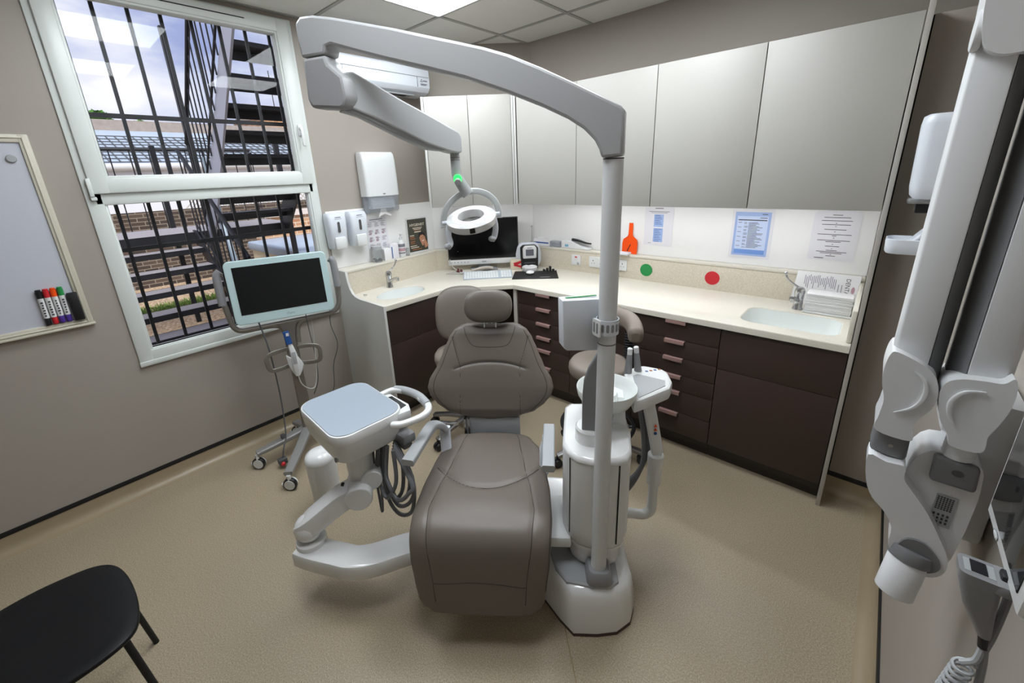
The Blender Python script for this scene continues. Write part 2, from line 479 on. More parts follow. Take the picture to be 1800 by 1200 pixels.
def carcass(parent, x0, x1, top=0.862):
    b = nb(); box(b, (x0 + .001, YFR + .019, 0.07), (x1 - .001, D - .002, top)); obj('carcass', b, M['dark_kick'], parent)
    b = nb(); box(b, (x0 + .001, 2.439, 0.0), (x1 - .001, 2.455, 0.07)); obj('kick_board', b, M['dark_kick'], parent)

c = thing('drawer_cabinet', 'dark brown six drawer base cabinet right beside the computer knee space', 'cabinet', (1.23, 2.6, 0), 0, 'dark base cabinets under the worktop')
carcass(c, 0.987, 1.474); fronts(c, 0.987, 1.474, [0.862, 0.746, 0.63, 0.517, 0.412, 0.27, 0.108], (1.18, 1.307))
b = nb(); box(b, (0.955, 2.375, 0), (0.985, 2.41, .862), bev=0.001); obj('end_post', b, M['panel_edge'], c)
c = thing('base_cabinet', 'dark brown base cabinet with two plain fronts behind the assistant stool', 'cabinet', (1.72, 2.6, 0), 0, 'dark base cabinets under the worktop')
carcass(c, 1.475, 1.967); fronts(c, 1.475, 1.967, [0.862, 0.618, 0.108], handle=False)
c = thing('drawer_cabinet', 'dark brown six drawer base cabinet left of the big sink fronts', 'cabinet', (2.21, 2.6, 0), 0, 'dark base cabinets under the worktop')
carcass(c, 1.968, 2.457); fronts(c, 1.968, 2.457, [0.862, 0.736, 0.624, 0.51, 0.405, 0.257, 0.108], (2.156, 2.272))
c = thing('sink_cabinet', 'wide dark brown cabinet under the rectangular sink beside the tall end panel', 'cabinet', (2.73, 2.6, 0), 0, 'dark base cabinets under the worktop')
carcass(c, 2.458, 3.006, 0.735); fronts(c, 2.458, 3.006, [0.862, 0.616, 0.108], handle=False)
# left run under the oval sink
c = thing('sink_cabinet', 'dark brown two front cabinet under the oval sink by the pale end panel', 'cabinet', (0.3, 1.75, 0), 0, 'dark base cabinets under the worktop')
b = nb(); box(b, (0.03, 1.443, 0.07), (0.568, 2.04, 0.755)); obj('carcass', b, M['dark_kick'], c)
b = nb(); box(b, (0.5, 1.443, 0.0), (0.52, 2.04, 0.07)); obj('kick_board', b, M['dark_kick'], c)
for za, zb in ((0.60, 0.862), (0.108, 0.598)):
    b = nb(); box(b, (0.57, 1.445, za), (0.588, 2.04, zb), bev=0.001); obj('drawer', b, M['dark_laminate'], c)
# knee space lining under the diagonal
c = thing('knee_space_panel', 'dark panels lining the knee space under the computer desk', 'panel', (0.35, 2.55, 0))
b = nb(); plate(b, [(0.02, 2.385), (0.034, 2.371), (0.664, 3.001), (0.65, 3.015)], 0.86); obj('back_panel', b, M['dark_laminate'], c)
b = nb(); box(b, (0.34, 2.043, 0), (0.586, 2.06, 0.86)); obj('side_panel', b, M['dark_laminate'], c)

# worktop with two sinks
def ell(cx, cy, a, b_, n=40, rot=0.0):
    return [(cx + a * cos(2 * pi * i / n) * cos(rot) - b_ * sin(2 * pi * i / n) * sin(rot), cy + a * cos(2 * pi * i / n) * sin(rot) + b_ * sin(2 * pi * i / n) * cos(rot)) for i in range(n)]
outer = [(0.002, 1.443), (0.609, 1.443), (0.609, 2.004), (0.967, 2.3627), (3.006, 2.3627), (3.006, D - .002), (0.646, D - .002), (0.002, 2.408)]
holeL = ell(0.395, 1.725, 0.135, 0.195)
holeR = [(2.735 + p[0], 2.62 + p[1]) for p in rr(0.44, 0.30, 0.07, 6)]
t = nb(); es = []
for lp in (outer, holeL, holeR):
    vs = [t.verts.new((p[0], p[1], 0.9)) for p in lp]
    es += [t.edges.new((vs[i], vs[(i + 1) % len(vs)])) for i in range(len(vs))]
bmesh.ops.triangle_fill(t, use_beauty=True, use_dissolve=False, edges=es)
for f in t.faces:
    if f.normal.z < 0: f.normal_flip()
r = bmesh.ops.extrude_face_region(t, geom=t.faces[:])
bmesh.ops.translate(t, verts=[v for v in r['geom'] if isinstance(v, bmesh.types.BMVert)], vec=(0, 0, -0.036))
bmesh.ops.recalc_face_normals(t, faces=t.faces[:])
ee = [e for e in t.edges if all(v.co.z > 0.899 for v in e.verts) and e.calc_face_angle(0) > 1.0 and (e.verts[0].co.y < 2.37 and e.verts[0].co.x < 3.0 or True) and all(abs(v.co.y - D) > .01 and v.co.x > .01 for v in e.verts)]
bmesh.ops.bevel(t, geom=ee, offset=0.007, segments=3, profile=0.5, affect='EDGES')
wt = nb(); merge(wt, t)
wk = thing('worktop', 'cream solid surface worktop running round the corner above the dark cabinets', 'worktop', (1.0, 2.5, 0.864))
obj('countertop', wt, M['worktop'], wk)
# basins
def basin(name, loop, cx, cy, depth, lab):
    R = []
    for s, z in ((1.0, 0.893), (0.985, 0.88), (0.965, 0.83), (0.93, 0.9 - depth + .03), (0.85, 0.9 - depth + .008), (0.5, 0.9 - depth), (0.08, 0.9 - depth - .003)):
        R.append([(cx + (p[0] - cx) * s, cy + (p[1] - cy) * s, z) for p in loop])
    b = nb(); loft(b, R, cap=False); b.faces.new([b.verts.new(p) for p in R[-1]])
    for f in b.faces: f.normal_flip()
    o = obj(name, b, M['basin_white'], wk, ang=60); o['label'] = lab
    b = nb(); cyl(b, (cx, cy, 0.9 - depth - .004), (cx, cy, 0.9 - depth + .002), 0.022, n=20, bev=0.001); obj('drain', b, M['chrome'], o)
basin('sink_basin', holeL, 0.395, 1.725, 0.13, 'oval white basin'); basin('sink_basin', holeR, 2.735, 2.62, 0.15, 'rectangular white basin with rounded corners')
# upstand and ledge
b = nb()
U = [(0.145, 1.443), (0.05, 2.372), (0.70, 2.995), (3.006, 2.995)]
BK = [(0.002, 1.443), (0.002, 2.409), (0.646, D - .002), (3.006, D - .002)]
plate(b, U[:2] + BK[:2][::-1], 0.17, Matrix.Translation((0, 0, 0.9)))
plate(b, [U[1], U[2], BK[2], BK[1]], 0.17, Matrix.Translation((0, 0, 0.9)))
plate(b, [U[2], U[3], BK[3], BK[2]], 0.17, Matrix.Translation((0, 0, 0.9)))
obj('upstand', b, M['upstand'], wk)
b = nb(); sec = [(-0.006, 0), (0.008, 0), (0.012, 0.004), (0.012, 0.016), (0.008, 0.02), (-0.006, 0.02)]
Uo = [(0.15, 1.436), (0.054, 2.37), (0.702, 2.99), (3.006, 2.99)]
box_poly = [Uo[0], Uo[1], Uo[2], Uo[3], BK[3], BK[2], BK[1], (0.002, 1.436)]
plate(b, box_poly, 0.022, Matrix.Translation((0, 0, 1.068)), bev=0.006)
obj('ledge', b, M['worktop'], wk)
b = nb(); box(b, (2.985, 2.40, 0.9), (3.006, D - .003, 1.06), bev=0.006); obj('side_upstand', b, M['worktop'], wk)
# pale end panel at the window end, curved down to worktop height
b = nb(); prof = [(0.002, 0), (0.62, 0), (0.62, 0.905), (0.32, 0.905), (0.26, 0.912), (0.22, 0.93), (0.19, 0.965), (0.172, 1.01), (0.16, 1.088), (0.002, 1.088)]
plate(b, prof, 0.018, basis((0, 1.441, 0), (1, 0, 0), (0, 0, 1)), bev=0.001)
tag(obj('end_panel', b, M['panel_light']), 'low pale grey end panel with a curved top edge beside the window', 'panel')
# tall end panel
b = nb(); box(b, (3.0085, 2.3627, 0), (3.0265, D - .002, 2.262), bev=0.001)
b.faces.ensure_lookup_table()
tag(obj('end_panel', b, M['panel_edge']), 'tall full height end panel closing the right end of the cabinets', 'panel')

# white backsplash, floor of ledge to wall cabinets
def bs(name, poly, z0_, z1_):
    b = nb(); plate(b, poly, z1_ - z0_, Matrix.Translation((0, 0, z0_)))
    return struct(obj(name, b, M['backsplash_white']))
bs('trim_2', [(0.0005, 1.425), (0.006, 1.425), (0.006, 2.405), (0.0005, 2.411)], 1.091, 1.515)
bs('trim_3', [(0.006, 2.404), (0.0005, 2.409), (0.642, D - .0005), (0.648, D - .006)], 1.091, 1.504)
bs('trim_4', [(0.646, D - .006), (3.006, D - .006), (3.006, D - .0005), (0.646, D - .0005)], 1.091, 1.504)

# wall cabinets
CB, CT, CY = 1.505, 2.2485, 2.4375
WL = ['pale grey wall cabinet next to the corner cabinet, above the ledge boxes', 'pale grey wall cabinet above the orange paddle', 'pale grey wall cabinet above the green dot', 'pale grey wall cabinet against the tall end panel, above the sink']
xs = [0.986, 1.477, 1.984, 2.4915, 3.0065]
for i in range(4):
    c = thing('wall_cabinet', WL[i], 'wall cabinet', ((xs[i] + xs[i + 1]) / 2, 2.7, CB), 0, 'pale grey wall cabinets over the worktop')
    b = nb(); box(b, (xs[i] + .001, CY + .02, CB + .003), (xs[i + 1] - .001, D - .002, CT - .002)); obj('carcass', b, M['panel_edge'], c)
    b = nb(); box(b, (xs[i] + .0022, CY, CB), (xs[i + 1] - .0022, CY + .0185, CT), bev=0.001); obj('door', b, M['cabinet_grey'], c)
c = thing('corner_cabinet', 'two door pale grey wall cabinet set diagonally across the corner above the monitor', 'wall cabinet', (0.6, 2.4, CB), 0, 'pale grey wall cabinets over the worktop')
dv = Vector((0.7071, 0.7071, 0)); nvv = Vector((-0.7071, 0.7071, 0))   # along the face, into the corner
P0 = Vector((0.520, 1.975, 0)); LN = 0.655
def dpt(s, d_): return P0 + dv * s + nvv * d_
b = nb(); q = [dpt(0.0, 0.02), dpt(LN, 0.02), Vector((0.984, D - .003, 0)), Vector((0.65, D - .003, 0)), dpt(0.0, 0.66)]
plate(b, [(p.x, p.y) for p in q], CT - CB - .004, Matrix.Translation((0, 0, CB + .002))); obj('carcass', b, M['panel_edge'], c)
for s0, s1 in ((0.02, 0.318), (0.322, 0.618)):
    b = nb(); box(b, (s0, 0, 0), (s1, 0.0185, CT - CB), bev=0.001, mx=basis(P0 + Vector((0, 0, CB)), dv, nvv)); obj('door', b, M['cabinet_grey'], c)
for s0, s1 in ((0.0, 0.017), (0.621, 0.634), (0.637, 0.652)):
    b = nb(); box(b, (s0, 0.001, 0), (s1, 0.0195, CT - CB), bev=0.001, mx=basis(P0 + Vector((0, 0, CB)), dv, nvv)); obj('filler', b, M['panel_light'], c)
# under cabinet light strip
def strip(name, a, b_, lab):
    a = Vector(a); b_ = Vector(b_); L = (b_ - a).length; t_ = thing(name, lab, 'light', ((a + b_) / 2), 0, 'light strips under the wall cabinets')
    mx = basis(a, b_ - a, (0, 0, 1))
    b = nb(); box(b, (0, 0.004, -0.02), (L, 0.014, 0.02), mx=mx); obj('housing', b, M['plastic_white'], t_)
    b = nb(); box(b, (0.01, 0.0005, -0.014), (L - .01, 0.004, 0.014), mx=mx); obj('diffuser', b, M['strip_glow'], t_)
strip('light_strip', (1.02, 2.74, 1.49), (2.97, 2.74, 1.49), 'long light strip under the straight row of wall cabinets')
strip('light_strip', (0.36, 2.30, 1.49), (0.78, 2.72, 1.49), 'short light strip under the diagonal corner cabinet')

# ---------------------------------------------------------------- air conditioner
ac = thing('air_conditioner', 'white wall mounted air conditioner behind the lamp arm', 'air conditioner', (0, 1.95, 2.33))
prof = [(0.001, 2.335), (0.12, 2.33), (0.175, 2.352), (0.2, 2.385), (0.203, 2.44), (0.198, 2.515), (0.18, 2.53), (0.001, 2.53)]
ya, yb = 1.545, 2.335
b = nb(); plate(b, prof, yb - ya, basis((0, ya, 0), (1, 0, 0), (0, 0, 1), (0, 1, 0)), bev=0.004, seg=2); obj('body', b, M['plastic_bluewhite'], ac)
b = nb(); box(b, (0.197, ya + .03, 2.4555), (0.2055, yb - .01, 2.458)); box(b, (0.197, ya + .06, 2.385), (0.2052, ya + .062, 2.456)); box(b, (0.197, yb - .12, 2.385), (0.2052, yb - .118, 2.456)); obj('panel_line', b, M['plastic_grey'], ac)
b = nb(); box(b, (0.08, ya + .04, 2.328), (0.16, yb - .13, 2.336), bev=0.001, mx=None); obj('louvre', b, M['plastic_midgrey'], ac)
b = nb(); box(b, (0.10, ya + .1, 2.3265), (0.135, yb - .18, 2.33)); obj('vent_slot', b, M['gap_black'], ac)
mxl = basis((0.2045, yb - .06, 2.43), (0, 1, 0), (0, 0, 1))
b = nb()
for px, py in ((0, 0.006), (-0.007, -0.005), (0.007, -0.005)):
    plate(b, [(px - .0065, py), (px, py - .0065 * .85), (px + .0065, py), (px, py + .0065 * .85)], 0.0008, mxl @ Matrix.Translation((-0.02, 0, 0)))
bars(b, mxl, [(-0.005, 0.035, 0.0, 0.008), (-0.03, 0.03, -0.022, 0.005), (-0.03, 0.02, -0.03, 0.004)])
obj('maker_mark', b, M['ink_soft'], ac)

# ---------------------------------------------------------------- paper towel dispenser
pt = thing('towel_dispenser', 'white paper towel dispenser with a smoky window mounted above the soap dispensers', 'paper towel dispenser', (0, 1.86, 1.46))
mxw = lambda y, z, x=0.0: basis((x, y, z), (0, 1, 0), (0, 0, 1))
b = nb(); R = []
for z, d_, k in ((1.60, 0.118, .995), (1.75, 0.115, 1), (1.86, 0.108, 1), (1.905, 0.10, .985), (1.92, 0.085, .96)):
    R.append([(d_ / 2 + .001 + p[1], 1.862 + p[0] * k, z) for p in rr(0.288, d_, 0.025, 5)])
loft(b, R); obj('cover', b, M['plastic_white'], pt, ang=50)
b = nb(); R = []
for z, d_, k in ((1.475, 0.095, .93), (1.49, 0.105, .97), (1.6, 0.116, 0.985)):
    R.append([(d_ / 2 + .001 + p[1], 1.862 + p[0] * k, z) for p in rr(0.288, d_, 0.025, 5)])
loft(b, R, cap=False); obj('window', b, M['smoke_plastic'], pt)
b = nb(); box(b, (0.001, 1.735, 1.47), (0.03, 1.985, 1.6), bev=0.01); obj('back_plate', b, M['plastic_midgrey'], pt)
b = nb()
for i in range(9): box(b, (0.03, 1.76, 1.505 + i * .011), (0.095, 1.965, 1.515 + i * .011), bev=0.003)
obj('towel_stack', b, M['plastic_bluewhite'], pt)
b = nb(); plate(b, [(1.81, 1.44), (1.83, 1.475), (1.84, 1.505), (1.885, 1.505), (1.89, 1.475), (1.93, 1.45), (1.925, 1.44), (1.87, 1.462)], 0.004, basis((0.075, 0, 0), (0, 1, 0), (0, 0, 1))); obj('paper_tail', b, M['paper'], pt)
b = nb(); plate(b, sel(0.012, 0.006, 2, 16), 0.002, mxw(1.862, 1.615, 0.117)); obj('lock_badge', b, M['plastic_grey'], pt)
b = nb(); bars(b, mxw(2.035, 1.68, 0.001), [(-.006, .012, .01, .005), (-.006, -.001, 0, .022), (.006, .012, 0, .004), (-.006, .012, -.01, .005)], 0.0008)
o = tag(obj('wall_mark', b, M['ink']), 'small dark printed mark on the wall right of the towel dispenser', 'sticker')

# ---------------------------------------------------------------- soap dispensers
def soap(yc, lab, lowr):
    s = thing('soap_dispenser', lab, 'soap dispenser', (0.006, yc, 1.24), 0, 'white soap dispensers on the backsplash')
    b = nb(); R = []
    for z, d_, w in ((1.25, 0.07, 0.118), (1.27, 0.085, 0.128), (1.40, 0.10, 0.136), (1.47, 0.102, 0.138), (1.495, 0.09, 0.132), (1.503, 0.07, 0.122)):
        R.append([(0.007 + d_ / 2 + p[1], yc + p[0], z) for p in rr(w, d_, 0.022, 4)])
    loft(b, R); obj('body', b, M['plastic_bluewhite'], s, ang=40)
    b = nb(); box(b, (0.085, yc - .042, 1.245), (0.112, yc + .045, 1.335), bev=0.012); obj('push_lever', b, M['plastic_white'], s)
    b = nb(); plate(b, rr(0.02, 0.078, 0.0099, 4), 0.003, mxw(yc, 1.405, 0.1055)); obj('level_window', b, M['plastic_darkgrey'], s)
    b = nb(); bars(b, mxw(yc, 1.475, 0.1085), [(-.022, .022, 0, .006), (-.026, .026, -.012, .0025)], .0008); obj('printed_text', b, M['ink_soft'], s)
soap(1.46, 'white soap dispenser nearest the window', 0); soap(1.63, 'white soap dispenser below the paper towel dispenser, second from the window', 1)
# ================================================================ THINGS ON THE COUNTER AND WALLS
LX = Vector((0.7071, 0.7071, 0)); LN_ = Vector((0.7071, -0.7071, 0))   # along the diagonal / out into the room

# taps with long elbow levers
def tap(loc, rz, lab, my=1):
    t = thing('mixer_tap', lab, 'tap', loc, rz, 'chrome mixer taps')
    b = nb(); lathe(b, [(0.027, 0), (0.027, 0.006), (0.024, 0.012), (0.022, 0.06), (0.024, 0.09), (0.026, 0.105), (0.022, 0.125), (0.012, 0.132), (0.0, 0.133)], 24); obj('body', b, M['chrome'], t, world=False)
    b = nb(); sweep(b, [(0.0, 0, 0.05), (0.04, 0, 0.066), (0.08, 0, 0.082), (0.105, 0, 0.085)], rr(0.026, 0.022, 0.008), smooth=4); cyl(b, (0.1, 0, 0.085), (0.1, 0, 0.066), 0.011, n=14); obj('spout', b, M['chrome'], t, world=False)
    b = nb(); tube(b, [(0.0, 0.0, 0.125), (0.005, 0.03 * my, 0.142), (0.01, 0.062 * my, 0.166), (0.012, 0.074 * my, 0.184), (0.012, 0.08 * my, 0.2)], 0.006, smooth=4); ball(b, (0.012, 0.081 * my, 0.203), 0.011, sq=(1, .8, 1.2)); obj('lever', b, M['chrome'], t, world=False)
    return t
tap((0.195, 1.76, 0.9), 0.15, 'chrome elbow lever tap behind the oval sink')
tap((2.735, 2.845, 0.9), -pi / 2 - 0.2, 'chrome elbow lever tap behind the rectangular sink beside the paper towels', -1)
# small clip left on the worktop
b = nb(); tube(b, [(0.22, 1.51, .903), (0.245, 1.50, .903), (0.255, 1.52, .903), (0.23, 1.53, .903)], 0.002, closed=True, n=6); tag(obj('wire_clip', b, M['chrome']), 'small wire clip lying on the worktop near the pale end panel', 'clip')

# wall posters (laminated sheets)
def sheet(name, lab, cat, ctr, w, h, mx_axes, m, group=None, bulge=None, wonky=None):
    mx = basis(ctr, *mx_axes)
    t = thing(name, lab, cat, ctr, 0, group)
    b = nb(); poly = wonky or rr(w, h, 0.006, 3); plate(b, poly, 0.0012, mx); obj('sheet', b, m, t)
    return t, mx @ Matrix.Translation((0, 0, 0.0014))
AXL = ((0, 1, 0), (0, 0, 1)); AXB = ((1, 0, 0), (0, 0, 1))
YB = D - .0075
# hand washing sheet
t, mx = sheet('hand_washing_poster', 'laminated hand washing step sheet on the backsplash beside the soap dispensers', 'poster', (0.0065, 1.825, 1.31), 0.19, 0.25, AXL, M['paper_lilac'])
b = nb(); rows = [(-.06, .06, .108, .006), (-.075, .0, .094, .003), (.02, .08, .094, .003)]
random.seed(3)
for r_ in range(4):
    for c_ in range(3):
        xx = -.083 + c_ * .058; yy = .083 - r_ * .056
        for k in range(5): rows.append((xx + random.random() * .01, xx + .03 + random.random() * .018, yy - .007 * k, .0025))
bars(b, mx, rows); obj('printed_text', b, M['ink_soft'], t)
b = nb(); rows = []
for r_ in range(1, 3):
    for c_ in range(3 if r_ == 1 else 2):
        xx = -.083 + c_ * .058; yy = .078 - r_ * .056
        for k in range(4):
            x_ = xx + random.random() * .02; rows.append((x_, x_ + .02, yy - .009 * k, .006))
bars(b, mx, rows, 0.0004); obj('hand_drawings', b, M['ink_pink'], t)
# framed poster
t, mx = sheet('hygiene_poster', 'dark olive poster with a smiling face standing on the ledge left of the monitor', 'poster', (0.012, 2.215, 1.243), 0.225, 0.305, AXL, M['plastic_white'])
b = nb(); box(b, (-.1, -.14, 0), (.1, .14, .001), mx=mx); ob = obj('print', b, M['poster_olive'], t)
text('headline', 'HYGIENIST', 0.032, mx @ Matrix.Translation((0, .088, .0015)), M['poster_text'], ob)
b = nb(); bars(b, mx @ Matrix.Translation((0, 0, .001)), [(-.05, .05, .062, .006), (-.04, .04, .05, .005), (-.035, .035, .028, .008), (-.085, -.04, .0, .006), (-.09, -.02, -.09, .006), (-.085, .0, -.105, .006)]); obj('printed_text', b, M['poster_text'], ob)
b = nb(); bars(b, mx @ Matrix.Translation((0, 0, .001)), [(-.085, -.04, -.015, .008), (-.085, -.03, -.03, .006), (-.085, -.035, -.052, .008), (-.085, -.04, -.068, .006), (-.07, .03, -.122, .008), (-.03, .03, .042, .004)]); obj('printed_text', b, M['poster_rust'], ob)
b = nb(); m2 = mx @ Matrix.Translation((0.045, -.035, .001)) @ Matrix.Rotation(0.25, 4, 'Z')
plate(b, sel(0.03, 0.045, 2.2, 24), .0008, m2); plate(b, [(-.028, -.03), (0.0, -.02), (-.005, -.06), (-.02, -.062)], .001, m2); plate(b, [(.005, -.03), (.03, -.02), (.042, -.085), (.0, -.09)], .0007, m2); obj('portrait_skin', b, M['skin'], ob)
b = nb(); plate(b, [(-.032, .02), (-.03, .045), (-.012, .06), (.016, .058), (.034, .038), (.036, .0), (.028, .012), (.014, .03), (-.012, .034), (-.026, .02)], .001, m2); obj('portrait_hair', b, M['hair_dark'], ob)
b = nb(); bars(b, m2, [(-.018, -.008, .01, .003), (.006, .016, .01, .003), (-.002, .002, -.006, .003)], .0014); obj('portrait_features', b, M['hair_dark'], ob)
b = nb(); plate(b, [(-.012, -.016), (.0, -.019), (.012, -.014), (.006, -.024), (-.006, -.025)], .0014, m2); obj('portrait_smile', b, M['paper'], ob)

# on the left ledge (top at z = 1.09)
ZL = 1.0905
t = thing('specimen_jar', 'clear lidded jar on the ledge in front of the hand washing sheet', 'jar', (0.06, 1.765, ZL))
b = nb(); lathe(b, [(0.0, 0.002), (0.036, 0.002), (0.038, 0.01), (0.038, 0.1), (0.034, 0.105)], 24, Matrix.Translation((0.06, 1.765, ZL))); obj('glass', b, M['clear_plastic'], t)
b = nb(); lathe(b, [(0.0, 0.1), (0.04, 0.1), (0.04, 0.125), (0.03, 0.13), (0.0, 0.131)], 24, Matrix.Translation((0.06, 1.765, ZL))); obj('lid', b, M['plastic_midgrey'], t)
b = nb(); random.seed(5)
for i in range(14): ball(b, (0.06 + random.uniform(-.02, .02), 1.765 + random.uniform(-.02, .02), ZL + .012 + random.random() * .015), 0.007, seg=8)
obj('contents', b, M['plastic_darkgrey'], t)
b = nb(); box(b, (0.03, 1.825, ZL), (0.075, 1.885, ZL + .095), bev=.002); tag(obj('carton', b, M['paper']), 'small white carton on the ledge right of the clear jar', 'box')
t = thing('toothpaste_box', 'upright white packet with a blue stripe on the ledge', 'box', (0.05, 1.925, ZL))
b = nb(); box(b, (0.035, 1.89, ZL), (0.07, 1.965, ZL + .125), bev=.002); obj('packet', b, M['paper_lilac'], t)
b = nb(); box(b, (0.0701, 1.897, ZL + .005), (0.0708, 1.905, ZL + .1)); obj('stripe', b, M['blue'], t)
t = thing('spray_bottle', 'small white pump bottle with a pink label on the ledge', 'bottle', (0.055, 2.0, ZL))
b = nb(); lathe(b, [(0.0, 0), (0.026, 0), (0.028, 0.005), (0.028, 0.12), (0.02, 0.14), (0.014, 0.145)], 20, Matrix.Translation((0.055, 2.005, ZL))); obj('bottle', b, M['plastic_white'], t)
b = nb(); lathe(b, [(0.013, 0.14), (0.014, 0.165), (0.007, 0.168), (0.006, 0.185)], 16, Matrix.Translation((0.055, 2.005, ZL))); box(b, (0.05, 1.997, ZL + .183), (0.085, 2.013, ZL + .193), bev=.003); obj('pump', b, M['plastic_white'], t)
b = nb()
for za, zb, mi in ((.03, .04, 0), (.05, .075, 1), (.085, .11, 0)): lathe(b, [(0.0283, za), (0.0286, za + .001), (0.0286, zb), (0.0283, zb + .001)], 20, Matrix.Translation((0.055, 2.005, ZL)), mi)
obj('label_print', b, [M['ink_soft'], M['ink_pink']], t)
b = nb(); lathe(b, [(0.0, 0), (0.016, 0), (0.016, 0.06), (0.012, 0.065), (0.0, 0.066)], 16, Matrix.Translation((0.05, 2.065, ZL))); tag(obj('small_bottle', b, M['clear_plastic']), 'tiny clear bottle on the ledge beside the poster frame', 'bottle')

# monitor, keyboard and clutter on the diagonal desk
mc = Vector((0.45, 2.58, 0.9)); mon = thing('computer_monitor', 'wide black computer monitor with a white lower rim in the corner', 'monitor', tuple(mc))
mm = basis(Vector((0.400, 2.63, 1.165)), LX, (0, 0, 1))
b = nb(); box(b, (-.318, -.185, -.02), (.318, .195, 0.0), bev=.004, mx=mm); obj('casing', b, M['plastic_darkgrey'], mon)
b = nb(); box(b, (-.312, -.165, 0.0), (.312, .189, .0015), mx=mm); obj('screen', b, M['screen_black'], mon)
b = nb(); box(b, (-.32, -.215, -.018), (.32, -.168, .005), bev=.004, mx=mm); rim = obj('lower_rim', b, M['plastic_white'], mon)
b = nb(); bars(b, mm @ Matrix.Translation((0, 0, .0055)), [(-.02, .02, -.19, .006)]); obj('maker_name', b, M['ink_soft'], rim)
b = nb(); bars(b, mm @ Matrix.Translation((0, 0, .0055)), [(-.30 + i * .03, -.287 + i * .03, -.19, .005) for i in range(6)]); obj('buttons', b, M['ink_soft'], rim)
b = nb(); box(b, (-.05, -.262, -.04), (.05, -.15, -.02), bev=.004, mx=mm); box(b, (-.12, -.2645, -.12), (.12, -.25, .06), bev=.004, mx=mm); obj('stand', b, M['plastic_grey'], mon)
kb = thing('keyboard', 'white computer keyboard tilted up on the desk below the monitor', 'keyboard', (0.62, 2.50, 0.9))
km = basis(Vector((0.635, 2.43, 0.918)), LX, Vector((-0.7071, 0.7071, 0.26)))
b = nb(); box(b, (-.205, -.065, -.006), (.205, .07, .006), bev=.004, mx=km); box(b, (-.18, .05, -.026), (-.15, .06, 0), mx=km); box(b, (.15, .05, -.026), (.18, .06, 0), mx=km); obj('base', b, mat('key_base', 'a9b2ba', .4), kb)
b = nb()
for r_ in range(5):
    for c_ in range(18):
        if c_ in (13,): continue
        box(b, (-.198 + c_ * .022, -.058 + r_ * .0235, .006), (-.198 + c_ * .022 + .0185, -.058 + r_ * .0235 + .0195, .0095), bev=.0015, seg=1, mx=km)
ks = obj('keys', b, M['plastic_white'], kb)
mt = thing('desk_mat', 'flat black mat on the worktop right of the keyboard', 'mat', (0.93, 2.66, .9))
b = nb(); plate(b, [(0.705, 2.70), (0.99, 2.92), (1.16, 2.705), (0.86, 2.475)], 0.003, Matrix.Translation((0, 0, .9005))); ob = obj('mat', b, M['matte_black'], mt)
b = nb(); plate(b, [(1.01, 2.655), (1.075, 2.705), (1.085, 2.692), (1.02, 2.642)], .0006, Matrix.Translation((0, 0, .9037))); obj('printed_text', b, M['plastic_grey'], ob)
# scanner for imaging plates
sc = thing('plate_scanner', 'white and black desktop scanner with a small screen standing behind the black mat', 'scanner', (0.745, 2.865, 0.9))
sm = basis(Vector((0.742, 2.86, 0.9)), LX, (0, 0, 1))
b = nb(); plate(b, [(-.105 + .02, .0), (.105 - .02, 0), (.112, .05), (.115, .12), (.10, .19), (.07, .225), (-.07, .225), (-.10, .19), (-.115, .12), (-.112, .05)], 0.06, sm @ Matrix.Translation((0, 0.002, -.10)), bev=.02); obj('shell', b, M['plastic_bluewhite'], sc)
b = nb(); plate(b, [(-.075, 0), (.075, 0), (.078, .19), (.055, .212), (-.055, .212), (-.078, .19)], .07, sm @ Matrix.Translation((0, 0.001, -.05)), bev=.008); obj('black_face', b, M['plastic_black'], sc)
b = nb(); plate(b, [(-.06, .1), (.06, .1), (.062, .19), (.045, .212), (-.045, .212), (-.062, .19)], .03, sm @ Matrix.Translation((0, 0.0, .005)), bev=.009); hd = obj('head', b, M['plastic_white'], sc)
b = nb(); box(b, (-.035, .125, .035), (.035, .182, .0365), mx=sm); obj('screen', b, mat('lcd', '5d6068', 0.2), hd)
b = nb(); bars(b, sm @ Matrix.Translation((0, 0, .0355)), [(-.022, .022, .194, .006)]); obj('maker_name', b, M['ink_soft'], hd)
b = nb(); box(b, (-.05, .055, .02), (.05, .065, .026), mx=sm); obj('slot', b, M['plastic_darkgrey'], sc)
b = nb(); lathe(b, [(0.0, 0.0), (0.062, 0.0), (0.068, .012), (0.068, .035), (0.06, .04), (0.052, .03), (0.0, .026)], 28, Matrix.Translation(Vector((0.79, 2.80, 0.9015)))); tag(obj('plate_tray', b, M['plastic_white_gloss']), 'round white dish in front of the plate scanner', 'dish')
b = nb(); ball(b, (0.885, 2.685, 0.9205), 0.02, sq=(1.7, 1.9, .82)); tag(obj('computer_mouse', b, M['plastic_white_gloss']), 'white computer mouse on the black mat', 'mouse')
